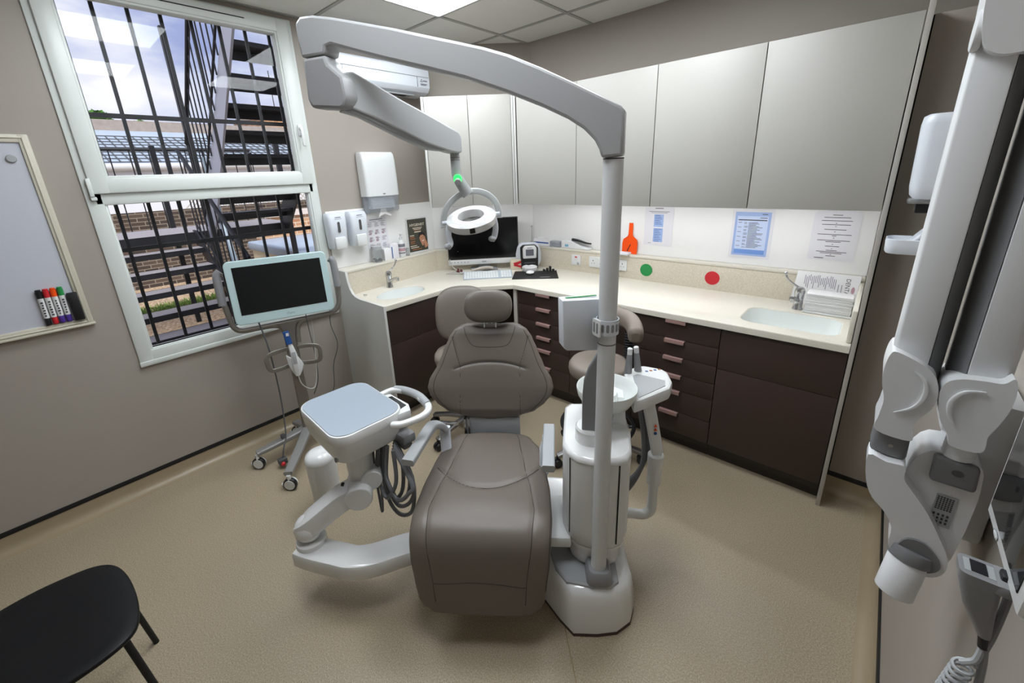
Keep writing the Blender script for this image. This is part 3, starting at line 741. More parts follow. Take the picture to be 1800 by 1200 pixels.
# cables, red and white pack, foil
cb = thing('cable_bundle', 'tangle of white cables and a grey plug on the desk left of the keyboard', 'cables', (0.36, 2.39, .9))
b = nb(); random.seed(11)
for i in range(5):
    p = [(0.25 + .02 * i, 2.30 + .03 * i, .906), (0.30, 2.33 + .02 * i, .907 + .002 * i), (0.36 + .02 * i, 2.40, .912), (0.44, 2.50 - .02 * i, .915), (0.42, 2.58, .91)]
    tube(b, [(q[0] + random.uniform(-.02, .02), q[1] + random.uniform(-.02, .02), q[2]) for q in p], 0.0035, n=6, smooth=5)
obj('white_leads', b, M['cable_white'], cb)
b = nb(); tube(b, [(0.20, 2.40, .98), (0.17, 2.43, 1.03), (0.18, 2.46, 1.07), (0.24, 2.47, 1.075)], 0.004, n=6, smooth=5); tube(b, [(0.20, 2.40, .98), (0.24, 2.41, .93), (0.30, 2.43, .908)], 0.004, n=6, smooth=5); obj('loop', b, M['cable_white'], cb)
b = nb(); box(b, (-.02, -.015, 0), (.02, .015, .022), bev=.004, mx=basis((0.43, 2.385, .901), LX, (-.7, .7, 0))); obj('plug', b, M['plastic_grey'], cb)
b = nb(); ball(b, (0.31, 2.39, .915), 0.014, sq=(1.4, 1, 1)); ball(b, (0.335, 2.405, .922), 0.012); ball(b, (0.29, 2.41, .928), 0.009); obj('connectors', b, mat('maroon', '5a1f24', 0.5), cb)
b = nb(); R_ = []
sweep(b, [(0.40, 2.47, .918), (0.46, 2.56, .935), (0.52, 2.62, .93)], rr(0.03, 0.024, .01), smooth=4); tag(obj('cable_wrap', b, M['foil']), 'crumpled clear wrapped cable bundle under the monitor', 'cable wrap')
rb = thing('tissue_pack', 'red and white printed pack between monitor and plate scanner', 'pack', (0.66, 2.79, .9))
b = nb(); box(b, (-.055, 0, -.03), (.055, .085, .03), bev=.006, mx=basis((0.64, 2.80, .9005), LX, (0, 0, 1))); obj('pack', b, mat('pack_cream', 'd8cbb4', 0.5), rb)
b = nb()
mxp = basis((0.64, 2.80, .9005), LX, (0, 0, 1)) @ Matrix.Translation((0, 0, .0302))
plate(b, [(-.02, .03), (.05, .062), (.052, .08), (-.03, .06)], .001, mxp); plate(b, [(-.02, .05), (.05, .03), (.05, .01), (-.03, .035)], .001, mxp); obj('red_print', b, M['red'], rb)
b = nb(); random.seed(2)
mxq = basis((0.945, 2.87, .9005), LX, (0, 0, 1))
for i in range(4): box(b, (-.05 + i * .026, 0, -.02 + .01 * (i % 2)), (-.03 + i * .026, .02 + .012 * (i % 3), .015), bev=.004, mx=mxq)
tube(b, [(0.90, 2.86, .906), (0.93, 2.83, .904), (0.99, 2.86, .905), (1.0, 2.90, .908)], 0.004, n=6, smooth=4); tag(obj('charger', b, M['plastic_black']), 'black charger and lead on the worktop behind the mat', 'charger')

# back ledge (top z=1.0905), y 2.995..3.04
YL = 3.018
t = thing('glove_carton', 'white carton with a dark blue stripe on the ledge left of the curing light', 'box', (0.78, 3.0, ZL))
b = nb(); box(b, (0.695, 2.985, ZL), (0.865, 3.04, ZL + .06), bev=.003); obj('carton', b, M['paper'], t)
b = nb(); box(b, (0.70, 2.984, ZL + .025), (0.86, 2.9849, ZL + .036)); obj('stripe', b, M['blue'], t)
b = nb(); plate(b, sel(.05, .018, 2.2, 20), .014, Matrix.Translation((0.78, 3.01, ZL + .06)), bev=.004); tag(obj('tape_roll', b, M['paper']), 'white roll lying on top of the ledge carton', 'roll')
b = nb(); box(b, (0.872, 2.99, ZL), (0.975, 3.04, ZL + .05), bev=.004); box(b, (0.875, 2.989, ZL + .012), (0.97, 2.9899, ZL + .04)); tag(obj('clear_case', b, M['smoke_plastic']), 'small grey see through case on the ledge', 'case')
cu = thing('curing_dock', 'white sloping dock with a black handset on the ledge beside the spur switch', 'curing light', (1.1, 3.0, ZL))
b = nb(); plate(b, [(-.11, 0), (.17, 0), (.165, .012), (.05, .03), (-.01, .068), (-.075, .07), (-.11, .055)], .05, basis((1.10, 3.04, ZL), (1, 0, 0), (0, 0, 1)), bev=.006); obj('dock', b, M['plastic_white'], cu)
b = nb(); sweep(b, [(1.09, 3.015, ZL + .075), (1.15, 3.015, ZL + .07), (1.22, 3.015, ZL + .055), (1.27, 3.015, ZL + .052)], rr(.03, .022, .009), smooth=4, scale=lambda s: 1 - .5 * s); obj('handset', b, M['plastic_black'], cu)
b = nb(); box(b, (1.03, 2.9885, ZL + .015), (1.065, 2.9895, ZL + .035)); obj('display', b, mat('lcd_blue', '6fa3bf', 0.3), cu)
t = thing('light_shield', 'orange paddle shaped light shield leaning on the ledge right of the white pole', 'shield', (1.60, 3.03, ZL))
b = nb(); plate(b, [(-.06, 0), (.06, 0), (.062, .08), (.055, .11), (.022, .135), (.017, .15), (.016, .235), (-.002 - .014, .235), (-.017, .15), (-.022, .135), (-.055, .11), (-.062, .08)], .004, basis((1.60, 3.026, ZL), (1, 0, 0), (0, 0.06, 1)), bev=.001); obj('paddle', b, M['orange'], t)
b = nb(); plate(b, [(-.02, .02), (-.015, .018), (.01, .072), (.004, .072)], .002, basis((1.60, 3.0215, ZL), (1, 0, 0), (0, .06, 1))); obj('black_clip', b, M['plastic_black'], t)
t = thing('charging_shelf', 'small white charging tray on the ledge in front of the orange paddle', 'tray', (1.53, 2.99, ZL))
b = nb(); plate(b, [(1.43, 2.95), (1.62, 2.95), (1.625, 3.01), (1.43, 3.01)], .018, Matrix.Translation((0, 0, ZL)), bev=.004); obj('tray', b, M['plastic_bluewhite'], t)
b = nb(); tube(b, [(1.49, 2.965, ZL + .004), (1.49, 2.955, 1.03), (1.49, 2.975, .97), (1.50, 2.96, .91), (1.53, 2.94, .904), (1.56, 2.95, .904)], 0.003, n=6, smooth=4); obj('lead', b, M['plastic_black'], t)
b = nb()
for i in range(4): tube(b, [(1.46, 2.93 + .006 * i, .905 + .005 * i), (1.50, 2.915 + .006 * i, .905 + .005 * i), (1.555, 2.925 + .006 * i, .905 + .005 * i), (1.54, 2.945 + .006 * i, .905 + .005 * i)], 0.004, n=6, closed=True, smooth=4)
obj('coiled_lead', b, M['plastic_black'], t)
b = nb(); cyl(b, (1.475, 3.0, ZL), (1.475, 3.0, ZL + .15), .006, n=10); tag(obj('stylus', b, M['plastic_darkgrey']), 'slim dark wand standing on the ledge behind the white pole', 'wand')
b = nb(); cyl(b, (0.655, 3.015, ZL + .0), (0.655, 3.015, ZL + .03), .018, n=16); cyl(b, (0.655, 3.015, ZL + .03), (0.655, 3.015, ZL + .16), .004, n=8); ball(b, (0.655, 3.015, ZL + .165), .009); tag(obj('aerial', b, M['cable_white']), 'thin white stick on a small stand in the back corner of the ledge', 'aerial')

# sockets in the upstand
def plate_sw(name, lab, x0, x1, kind):
    t = thing(name, lab, 'socket', ((x0 + x1) / 2, 2.995, .957)); mx = basis(((x0 + x1) / 2, 2.994, 1.0), (1, 0, 0), (0, 0, 1))
    wd = x1 - x0
    b = nb(); plate(b, rr(wd, .086, .004), .008, mx, bev=.002); p = obj('plate', b, M['plastic_white'], t)
    if kind == 'spur':
        b = nb(); box(b, (-.008, -.004, .008), (.012, .014, .013), bev=.002, mx=mx); obj('rocker', b, M['plastic_white_gloss'], p)
        b = nb(); box(b, (-.01, .02, .008), (.012, .03, .0095), mx=mx); obj('neon', b, M['red'], p)
        b = nb(); box(b, (.012, -.04, .008), (.03, -.018, .01), bev=.001, mx=mx); obj('fuse_holder', b, M['plastic_midgrey'], p)
    else:
        b = nb()
        for cx in ((-.037, .037) if wd > .11 else (0,)):
            box(b, (cx - .003, .006, .008), (cx + .003, .018, .0086), mx=mx)
            for s in (-.011, .011): box(b, (cx + s - .004, -.012, .008), (cx + s + .004, -.008, .0086), mx=mx)
        obj('pin_holes', b, M['plastic_darkgrey'], p)
        b = nb()
        for cx in ((-.012, .012) if wd > .11 else (.02,)): box(b, (cx - .006, .02, .008), (cx + .006, .036, .0115), bev=.0015, mx=mx)
        obj('rockers', b, M['plastic_white_gloss'], p)
plate_sw('fused_switch', 'white fused spur switch with a red neon on the upstand', 1.10, 1.187, 'spur')
plate_sw('wall_socket', 'white double socket on the upstand partly behind the white pole', 1.272, 1.418, 'sock')
plate_sw('wall_socket', 'white double socket on the upstand right of the white pole', 1.455, 1.602, 'sock')
for nm, x, m_, lab in (('round_sticker', 1.757, 'green', 'green round sticker on the upstand'), ('round_sticker', 2.222, 'red', 'red round sticker on the upstand')):
    b = nb(); plate(b, sel(.047, .047, 2, 36), .0012, basis((x, 2.9935, .985), (1, 0, 0), (0, 0, 1))); tag(obj(nm, b, M[m_]), lab, 'sticker')
# notices on the long backsplash
t, mx = sheet('notice_sheet', 'laminated notice with two blue panels on the backsplash by the orange paddle', 'notice', (1.807, YB, 1.31), .21, .285, AXB, M['paper_lilac'], 'laminated notices on the backsplash')
b = nb(); bars(b, mx, [(-.03, .03, .128, .006), (-.075, .075, .105, .0035), (-.06, .06, .096, .003), (-.07, -.05, -.125, .003)]); obj('printed_text', b, M['ink_soft'], t)
b = nb(); box(b, (-.035, -.005, 0), (.035, .085, .0004), mx=mx); box(b, (-.035, -.115, 0), (.035, -.015, .0004), mx=mx); pb = obj('blue_panels', b, M['paper_blue'], t)
b = nb(); bars(b, mx @ Matrix.Translation((0, 0, .0004)), [(-.028, .01 + .015 * ((i * 7) % 3) / 2, .078 - i * .0125, .003) for i in range(16) if i not in (6, 7)]); obj('printed_text', b, M['blue'], pb)
t, mx = sheet('notice_sheet', 'laminated blue bordered page on the backsplash between the red dot and wall cabinets', 'notice', (2.408, YB, 1.29), .235, .315, AXB, M['paper_lilac'], 'laminated notices on the backsplash')
b = nb(); box(b, (-.1, -.14, 0), (.1, .138, .0004), mx=mx); pb = obj('blue_page', b, M['paper_blue'], t)
b = nb(); box(b, (-.086, -.118, .0004), (.086, .112, .0007), mx=mx); box(b, (-.08, .098, .0007), (.08, .11, .0009), mx=mx); obj('inner_page', b, M['paper_blue_pale'], pb)
b = nb(); box(b, (-.086, -.128, .0004), (.086, -.1, .0009), mx=mx); obj('blue_footer', b, M['paper_blue_mid'], pb)
b = nb(); rows = [(-.08, .08, .088, .006), (.04, .08, .103, .004), (.05, .08, .125, .004)]
random.seed(4)
for i in range(22):
    yy = .072 - i * .0075; rows.append((-.02, .02 + random.random() * .05, yy, .0028))
    if i % 3 != 2: rows.append((-.045, -.03 + random.random() * .008, yy, .0025))
    if i % 4 == 0: rows.append((-.08, -.058, yy, .0025))
bars(b, mx @ Matrix.Translation((0, 0, .0008)), rows); obj('printed_text', b, M['ink'], pb)
wk_poly = [(-.108, -.142), (.108, -.142), (.11, .12), (.105, .138), (.06, .146), (.03, .142), (.015, .146), (.0, .141), (-.02, .147), (-.07, .141), (-.102, .134), (-.108, .12)]
t, mx = sheet('notice_sheet', 'laminated page of centred text lines on the backsplash above the paper towels', 'notice', (2.828, YB, 1.305), .216, .285, AXB, M['paper_lilac'], 'laminated notices on the backsplash', wonky=wk_poly)
b = nb(); rows = []
for y_, w_ in ((.118, .045), (.104, .12), (.086, .14), (.072, .006), (.064, .13), (.054, .006), (.036, .1), (.024, .006), (.008, .155), (.0, .02), (-.012, .006), (-.026, .15), (-.034, .07), (-.048, .006), (-.06, .065), (-.074, .006), (-.084, .05), (-.092, .14), (-.1, .1), (-.108, .006), (-.116, .045)):
    rows.append((-w_ / 2, w_ / 2, y_, .0032))
rows.append((-.075, -.03, -.13, .004)); bars(b, mx, rows); obj('printed_text', b, M['ink'], t)
# paper towels in their tray and the sheet behind
t = thing('paper_towel_stack', 'stack of folded white paper towels on a white tray beside the rectangular sink', 'paper towels', (2.875, 2.83, .9))
b = nb(); box(b, (2.765, 2.79, .901), (2.985, 2.905, .912), bev=.004); obj('tray', b, M['plastic_white'], t)
b = nb(); random.seed(8)
for i in range(12): box(b, (2.768 + random.random() * .006, 2.792 + random.random() * .006, .913 + i * .0085), (2.976 + random.random() * .006, 2.90, .913 + i * .0085 + .0078), bev=.003)
obj('towels', b, M['paper'], t)
t = thing('printed_card', 'white printed card standing sideways behind the paper towels', 'card', (2.835, 2.97, .9))
mx = basis((2.835, 2.965, .9), (1, 0, 0), (0, .12, 1))
b = nb(); plate(b, [(-.155, .0), (.15, .0), (.153, .2), (-.14, .2)], .002, mx); cdd = obj('card', b, M['paper'], t)
mt_ = mx @ Matrix.Translation((0, 0, .0022))
b = nb(); random.seed(9)
for i in range(18):
    x_ = -.10 + i * .0085
    box(b, (x_, .1 + random.random() * .05, 0), (x_ + .003, .185 - random.random() * .02, .0005), mx=mt_)
for x_ in (.06, .075): box(b, (x_, .08, 0), (x_ + .003, .14, .0005), mx=mt_)
obj('printed_text', b, M['ink_soft'], cdd)
text('heading', 'DENTAL', .028, mt_ @ Matrix.Translation((.10, .125, 0)) @ Matrix.Rotation(-pi / 2, 4, 'Z'), M['ink'], cdd)
b = nb(); plate(b, sel(.008, .02, 2, 16), .0005, mt_ @ Matrix.Translation((.128, .115, 0))); obj('round_mark', b, M['ink_pink'], cdd)

# ---------------------------------------------------------------- whiteboard
t = thing('whiteboard', 'framed whiteboard on the wall left of the window', 'whiteboard', (0, -.5, 1.07))
b = nb(); box(b, (0.001, -1.05, 1.10), (0.012, 0.05, 1.96)); obj('writing_surface', b, M['whiteboard'], t)
b = nb(); frame_rect(b, -1.085, 0.082, 1.066, 1.99, 0.036, 0.001, 0.022, .006); frame_rect(b, -1.075, 0.066, 1.08, 1.98, 0.008, 0.001, 0.027, .003); obj('frame', b, M['wb_frame'], t)
b = nb(); box(b, (0.001, -1.085, 1.064), (0.03, 0.087, 1.076), bev=.004); obj('pen_ledge', b, M['wb_frame'], t)
b = nb(); cyl(b, (0.0125, 0.006, 1.885), (0.022, 0.006, 1.885), .018, .016, n=24, bev=.002); tag(obj('board_magnet', b, M['plastic_midgrey']), 'round grey magnet near the top corner of the whiteboard', 'magnet')
CAPS = [('plastic_black', 'plastic_black', 'black'), ('red', 'red', 'red'), ('orange', 'purple', 'orange and purple'), ('green', 'purple', 'green')]
LM = ['black capped double ended marker, furthest from the window on the whiteboard', 'red capped marker on the whiteboard beside the black one', 'orange topped marker with a purple foot on the whiteboard', 'green topped marker next to the black eraser on the whiteboard']
for i, (c1, c2, nm) in enumerate(CAPS):
    yc = -.070 + i * .0245
    t = thing('marker_pen', LM[i], 'marker', (0.0235, yc - .006, 1.112), 0, 'markers on the whiteboard')
    P = lambda s: (0.0235, yc - .004 + (.004) * s, 1.105 + .178 * s)
    b = nb(); cyl(b, P(.2), P(.76), .0112, n=16); bd = obj('barrel', b, M['plastic_white'], t)
    b = nb(); cyl(b, P(0), P(.2), .0108, n=16, bev=.002); obj('base_cap', b, M[c2], t)
    b = nb(); cyl(b, P(.76), P(.95), .0112, n=16); cyl(b, P(.95), P(1.0), .0098, n=16, bev=.002); obj('cap', b, M[c1], t)
    b = nb(); random.seed(20 + i)
    mx = basis(P(.48), (0, 0.02, 1), (0, -1, 0.02)) @ Matrix.Translation((0, 0, .0)) 
    mx = basis((0.0235 + .0111, yc - .002, 1.19), (0, .02, 1), (0, -1, .02)); mx[0][2], mx[1][2], mx[2][2] = 1, 0, 0
    for k in range(6): box(b, (-.04 + k * .013, -.003 + random.uniform(-.002, .001), 0), (-.032 + k * .013, .003 + random.uniform(-.001, .002), .0006), mx=mx)
    obj('printed_text', b, M['ink'], bd)
b = nb(); box(b, (0.0125, 0.018, 1.102), (0.04, 0.056, 1.245), bev=.004); box(b, (0.0125, -.0, 1.102), (0.034, 0.02, 1.235), bev=.004) if False else None
tag(obj('board_eraser', b, M['matte_black']), 'black eraser in the lower corner of the whiteboard', 'eraser')
# ================================================================ DENTAL CHAIR
CO = Vector((1.935, 1.02, 0)); CR = atan2(.61, .792)
CM = Matrix.Translation(CO) @ Matrix.Rotation(CR, 4, 'Z')
def L(u, v, z): return Vector((u, -v, z))            # chair frame: u to the right, v towards the feet
def Wd(u, v, z): return CM @ L(u, v, z)
ch = thing('dental_chair', 'taupe leather dental treatment chair in the middle of the room', 'dental chair', tuple(CO), CR)

def interp(tab, x):
    if x <= tab[0][0]: return tab[0][1]
    for (a, va), (b_, vb) in zip(tab, tab[1:]):
        if x <= b_: 
            t_ = (x - a) / (b_ - a); t_ = t_ * t_ * (3 - 2 * t_) * .35 + t_ * .65
            return va + (vb - va) * t_
    return tab[-1][1]

# --- seat and leg rest as one cushion
path = catmull([(-.318, .470, 0), (-.312, .492, 0), (-.28, .503, 0), (-.2, .503, 0), (-.1, .501, 0), (0, .499, 0), (.045, .4985, 0), (.072, .499, 0), (.10, .5, 0), (.16, .502, 0), (.22, .497, 0), (.27, .478, 0), (.305, .44, 0), (.325, .38, 0), (.338, .30, 0), (.347, .23, 0), (.351, .185, 0), (.351, .165, 0)], 5)
cum = [0]
for a, b_ in zip(path, path[1:]): cum.append(cum[-1] + (b_ - a).length)
TOT = cum[-1]
wid = [(0, .15), (.02, .185), (.06, .20), (.13, .238), (.25, .256), (.4, .272), (.55, .274), (.66, .268), (.78, .262), (.88, .25), (.95, .24), (.98, .225), (1.0, .19)]
hgt = [(0, .02), (.025, .045), (.07, .055), (.6, .052), (.75, .044), (.94, .04), (.985, .03), (1, .015)]
PS = 3.4
def seat_frame(s):
    x = s * TOT
    i = max(0, min(len(cum) - 2, next((k for k in range(len(cum) - 1) if cum[k + 1] >= x), len(cum) - 2)))
    t_ = (x - cum[i]) / max(1e-6, cum[i + 1] - cum[i]); p = path[i].lerp(path[i + 1], t_)
    a = path[max(0, i - 2)]; b_ = path[min(len(path) - 1, i + 3)]; d_ = (b_ - a).normalized()
    return p, Vector((-d_.y, d_.x, 0))
def seat_pt(s, u, lift=0.0):
    p, n = seat_frame(s); w_ = interp(wid, s); h_ = interp(hgt, s)
    k = max(0.0, 1 - (abs(u) / w_) ** PS) ** (1 / PS) * h_ - h_ + lift
    k += scr(s, u, 1)
    return L(u, p.x + n.x * k, p.y + n.y * k)
def g_(d, w_): return math.exp(-(d / w_) ** 2)
def sedge(u): return st_c - 2.7 * u * u
st_c = min(((path[i].x - .073) ** 2 + (path[i].y - .489) ** 2, cum[i] / TOT) for i in range(len(path)))[1]
def sgut(s): return interp([(0, .11), (.1, .135), (.3, .165), (.42, .19), (.55, .205), (.68, .195), (.86, .173), (1, .165)], s)
def scr(s, u, c):
    if c < 0: return 0
    k = -.008 * g_(s - sedge(u), .010) * (1 if abs(u) < .19 else g_(abs(u) - .19, .03))
    return k - .0035 * g_(abs(u) - sgut(s), .007) * (1 if s < .97 else 0)
R = []
N = 150
for i in range(N + 1):
    s = i / N; p, n = seat_frame(s); w_ = interp(wid, s); h_ = interp(hgt, s)
    R.append([L(a, p.x + n.x * (c - h_ + scr(s, a, c)), p.y + n.y * (c - h_ + scr(s, a, c))) for a, c in sel(w_, h_, PS, 120)])
b = nb(); loft(b, R); seat = obj('seat_cushion', b, M['leather'], ch, world=False, ang=60)
def sfind(vv, zz):
    return min(((path[i].x - vv) ** 2 + (path[i].y - zz) ** 2, cum[i] / TOT) for i in range(len(path)))[1]
b = nb()
s0, s1, s2 = sfind(-.30, .5), sfind(.03, .497), sfind(.351, .18)
def seam(b, fn, pts, r=.0016):
    q = catmull([(p[0], p[1], 0) for p in pts], 9)
    tube(b, [fn(p.x, p.y, -.0002) for p in q], r * 1.15, n=6)
for sg in (-1, 1):
    seam(b, seat_pt, [(q / 40, sg * sgut(q / 40)) for q in range(2, 39)])
seam(b, seat_pt, [(sedge(q * .0125), q * .0125) for q in range(-18, 19)], .0022)
seam(b, seat_pt, [(.865, -.172), (.858, -.1), (.85, -.02), (.855, .08), (.87, .172)], .0013)
seam(b, seat_pt, [(s, interp(wid, s) * .975) for s in [.15 + .05 * i for i in range(16)]], .0013)
obj('seams', b, M['seam_dark'], seat, world=False)

# --- backrest
B0 = (-.33, .57); SD = (-.396, .918); ND = (.918, .396)
def bp(u, s, n): return L(u - .012, B0[0] + SD[0] * s + ND[0] * n, B0[1] + SD[1] * s + ND[1] * n)
bw = [(-.014, .03), (-.008, .085), (.004, .15), (.03, .225), (.07, .275), (.11, .308), (.145, .319), (.185, .312), (.26, .272), (.33, .244), (.40, .215), (.44, .19), (.465, .155), (.478, .12), (.485, .06)]
bh = [(-.014, .012), (0, .03), (.04, .046), (.15, .052), (.3, .048), (.42, .04), (.465, .03), (.485, .012)]
PB = 2.9
BC = -.052
def back_pt(s, u, lift=0.0):
    w_ = interp(bw, s); h_ = interp(bh, s)
    return bp(u, s - dip(u, s), BC + max(0.0, 1 - (abs(u) / w_) ** PB) ** (1 / PB) * h_ + lift + wing(u, s) + bcr(u, s, 1))
def dip(u, s): return .02 * math.exp(-(u / .09) ** 2) * max(0, (s - .38) / .1)
def arc_(u): return .274 - .75 * u * u * (1 + 2 * abs(u))
def bcr(u, s, c):
    if c < 0: return 0
    k = -.006 * math.exp(-((s - arc_(u)) / .007) ** 2) * (1 if abs(u) < .165 else math.exp(-((abs(u) - .165) / .02) ** 2))
    if s < arc_(u): k += .004 * (1 - math.exp(-((s - arc_(u)) / .03) ** 2)) * math.exp(-(u / .14) ** 4)
    gx = .152 if s < .25 else .152 + .045 * (s - .25) / .155
    k -= .003 * math.exp(-((abs(u) - gx) / .005) ** 2) * (1 if .02 < s < .40 else 0)
    return k
def wing(u, s): return .035 * (abs(u) / .3) ** 2      # sides curve forwards
R = []
for i in range(141):
    s = -.014 + .499 * i / 140; w_ = interp(bw, s); h_ = interp(bh, s)
    R.append([bp(a, s - dip(a, s), BC + c + wing(a, s) + bcr(a, s, c)) for a, c in sel(w_, h_, PB, 132)])
b = nb(); loft(b, R); back = obj('backrest', b, M['leather'], ch, world=False, ang=60)
b = nb()
for sg in (-1, 1):
    seam(b, back_pt, [(.012, sg * .152), (.08, sg * .152), (.16, sg * .152), (.25, sg * .152), (.30, sg * .1665), (.35, sg * .181), (.40, sg * .1955)], .0016)
seam(b, back_pt, [(arc_(q * .0122), q * .0122) for q in range(-15, 16)], .0022)
seam(b, back_pt, [(.452, -.135), (.41, -.122), (.37, -.1), (.352, -.07), (.348, 0), (.352, .07), (.37, .1), (.41, .118), (.452, .13)], .0015)
seam(b, back_pt, [(s, -interp(bw, s) * .9) for s in [.03 + .045 * i for i in range(10)]] , .0014)
seam(b, back_pt, [(s, interp(bw, s) * .9) for s in [.03 + .045 * i for i in range(10)]] , .0014)
obj('seams', b, M['seam_dark'], back, world=False)

# --- headrest
b = nb(); R = []
for i in range(25):
    a = -pi / 2 + pi * i / 24; yy = .084 * math.copysign(abs(sin(a)) ** .8, sin(a)); k = max(0.02, abs(cos(a)) ** .62)
    R.append([bp(-.004 + p[0], .556 + yy, .002 + p[1] + .02 * (p[0] / .12) ** 2) for p in sel(.123 * k, .05 * k ** .8, 2.7, 40)])
loft(b, R); obj('headrest', b, M['leather'], ch, world=False, ang=60)
b = nb()
for u in (-.03, .03): cyl(b, bp(u, .43, -.03), bp(u, .50, -.02), .006, n=12)
cyl(b, bp(-.03, .467, -.024), bp(.03, .467, -.024), .005, n=10); obj('headrest_posts', b, M['chrome'], ch, world=False)
# --- structure
b = nb(); box(b, (-.14, .36, .38), (.135, .38, .548), bev=.006); obj('back_plate', b, mat('plate_grey', 'a9acaf', 0.35, var=.01), ch, world=False)
b = nb(); box(b, (-.15, .34, .40), (-.138, .375, .55), bev=.004); box(b, (-.13, .345, .40), (-.12, .359, .55), bev=.003); obj('back_rail', b, M['chrome'], ch, world=False)
b = nb(); box(b, (-.15, -.17, .36), (.15, .33, .405), bev=.01); obj('seat_frame', b, M['plastic_grey'], ch, world=False)
b = nb(); plate(b, rr(.26, .34, .05), .22, Matrix.Translation(L(.02, -.12, .17)), bev=.01); obj('lift_column', b, M['plastic_midgrey'], ch, world=False)
# armrests
def arm(pts, lab, wdt, sup):
    b = nb(); sweep(b, [L(*p) for p in pts], rr(wdt, .03, .008), smooth=4); a = obj('armrest', b, M['plastic_midgrey'], ch, world=False)
    b = nb(); sweep(b, [L(*p) for p in sup], rr(.05, .028, .01), smooth=4); obj('armrest_bracket', b, M['plastic_bluewhite'], a, world=False)
arm([(-.295, .112, .645), (-.28, .02, .648), (-.262, -.10, .65), (-.25, -.15, .644), (-.228, -.185, .62), (-.215, -.20, .59)], '', .052, [(-.213, -.203, .60), (-.212, -.195, .52), (-.205, -.17, .43), (-.17, -.12, .395), (-.1, -.1, .385)])
arm([(.262, .135, .645), (.266, .03, .648), (.272, -.08, .648), (.275, -.14, .646)], '', .05, [(.262, -.10, .635), (.255, -.10, .56), (.25, -.08, .47), (.2, -.06, .40), (.12, -.06, .385)])

# --- floor base (white shell, dark foot line)
foot = [(.242, .166), (.30, .245), (.349, .298), (.44, .297), (.515, .285), (.575, .245), (.60, .19), (.595, -.05), (.58, -.28), (.50, -.36), (-.1, -.40), (-.16, -.32), (-.15, -.02), (.0, .04), (.15, .07)]
def ring(k, z, c=(.3, -.05)): return [L(c[0] + (p[0] - c[0]) * k, c[1] + (p[1] - c[1]) * k, z) for p in foot]
b = nb(); loft(b, [ring(1.0, .014), ring(.995, .06), ring(.975, .14), ring(.955, .18), ring(.92, .2), ring(.87, .205)], cap=True); bs_ = obj('base_shell', b, M['plastic_white_gloss'], ch, world=False, ang=50)
b = nb(); loft(b, [ring(1.004, 0), ring(1.004, .015)]); obj('foot_trim', b, mat('foot_brown', '43302a', 0.6), bs_, world=False)
b = nb(); R = []
plt = [(.262, .10), (.285, .19), (.325, .245), (.42, .262), (.49, .26), (.525, .235), (.53, .0), (.52, -.2), (.262, -.2)]
for k, z in ((1, .20), (1, .214), (.97, .219)): R.append([L(.4 + (p[0] - .4) * k, .03 + (p[1] - .03) * k, z) for p in plt])
loft(b, R); obj('base_cover', b, M['plastic_midgrey'], bs_, world=False)
b = nb(); box(b, (.18, -.175, .30), (.35, .06, .352), bev=.012); obj('unit_bracket', b, M['plastic_white'], ch, world=False)

# ================================================================ CUSPIDOR UNIT (beside the chair)
cu = thing('cuspidor_unit', 'white spittoon column with a bowl right of the dental chair', 'dental unit', tuple(CO), CR)
body = [(.318, .115), (.332, .16), (.362, .195), (.41, .214), (.46, .219), (.505, .213), (.54, .195), (.562, .16), (.585, .04), (.59, -.12), (.57, -.17), (.37, -.17), (.345, -.14)]
def bring(k, z, c=(.455, .03)): return [L(c[0] + (p[0] - c[0]) * k, c[1] + (p[1] - c[1]) * k, z) for p in body]
b = nb(); loft(b, [bring(.9, .33), bring(.94, .345), bring(.985, .37), bring(1, .40), bring(1, .725)]); bd = obj('column', b, M['plastic_white'], cu, world=False, ang=45)
b = nb(); loft(b, [bring(1.012, .728), bring(1.012, .735), bring(.99, .745), bring(.93, .75)]); obj('top_cover', b, M['plastic_white_gloss'], cu, world=False, ang=50)
b = nb(); loft(b, [bring(.80, .225), bring(.84, .25), bring(.86, .30), bring(.93, .325), bring(.93, .335)]); obj('lower_collar', b, M['plastic_white_gloss'], cu, world=False, ang=50)
b = nb(); sweep(b, [L(.512, .2118, .37), L(.512, .2125, .55), L(.512, .2118, .725)], [(-.0025, -.001), (.0025, -.001), (.0025, .001), (-.0025, .001)], up=(0, -1, 0)); sweep(b, [L(.34, .1685, .38), L(.34, .171, .55), L(.34, .171, .725)], [(-.0012, -.003), (.0012, -.003), (.0012, .003), (-.0012, .003)], up=(0, -1, 0)); obj('door_seam', b, M['gap_black'], bd, world=False)
b = nb(); tw = [(.42, -.02), (.575, .0), (.588, -.15), (.56, -.168), (.42, -.165)]
loft(b, [[L(p[0], p[1], .745) for p in tw], [L(p[0], p[1] - (.03 if p[1] > -.05 else 0), .83) for p in tw], [L(p[0] * .98 + .01, p[1] - (.05 if p[1] > -.05 else 0), .845) for p in tw]]); obj('rear_tower', b, M['plastic_white_gloss'], cu, world=False)
# bowl on its neck
MB_ = Matrix.Translation(L(.505, -.055, 0))
b = nb(); lathe(b, [(.035, .75), (.032, .77), (.035, .79), (.06, .80), (.095, .825), (.115, .86), (.121, .89), (.119, .894), (.113, .89), (.105, .86), (.085, .832), (.055, .815), (.0, .81)], 40, MB_); obj('bowl', b, M['basin_white'], cu, world=False, ang=60)
b = nb(); lathe(b, [(.043, .81), (.044, .862), (.040, .868), (.0, .868)], 28, MB_); obj('bowl_filter', b, M['plastic_white'], cu, world=False)
b = nb(); tube(b, [L(.50, .03, .75), L(.505, .02, .80), L(.51, .0, .84)], .016, n=12, smooth=3); obj('glass_neck', b, M['clear_plastic'], cu, world=False)
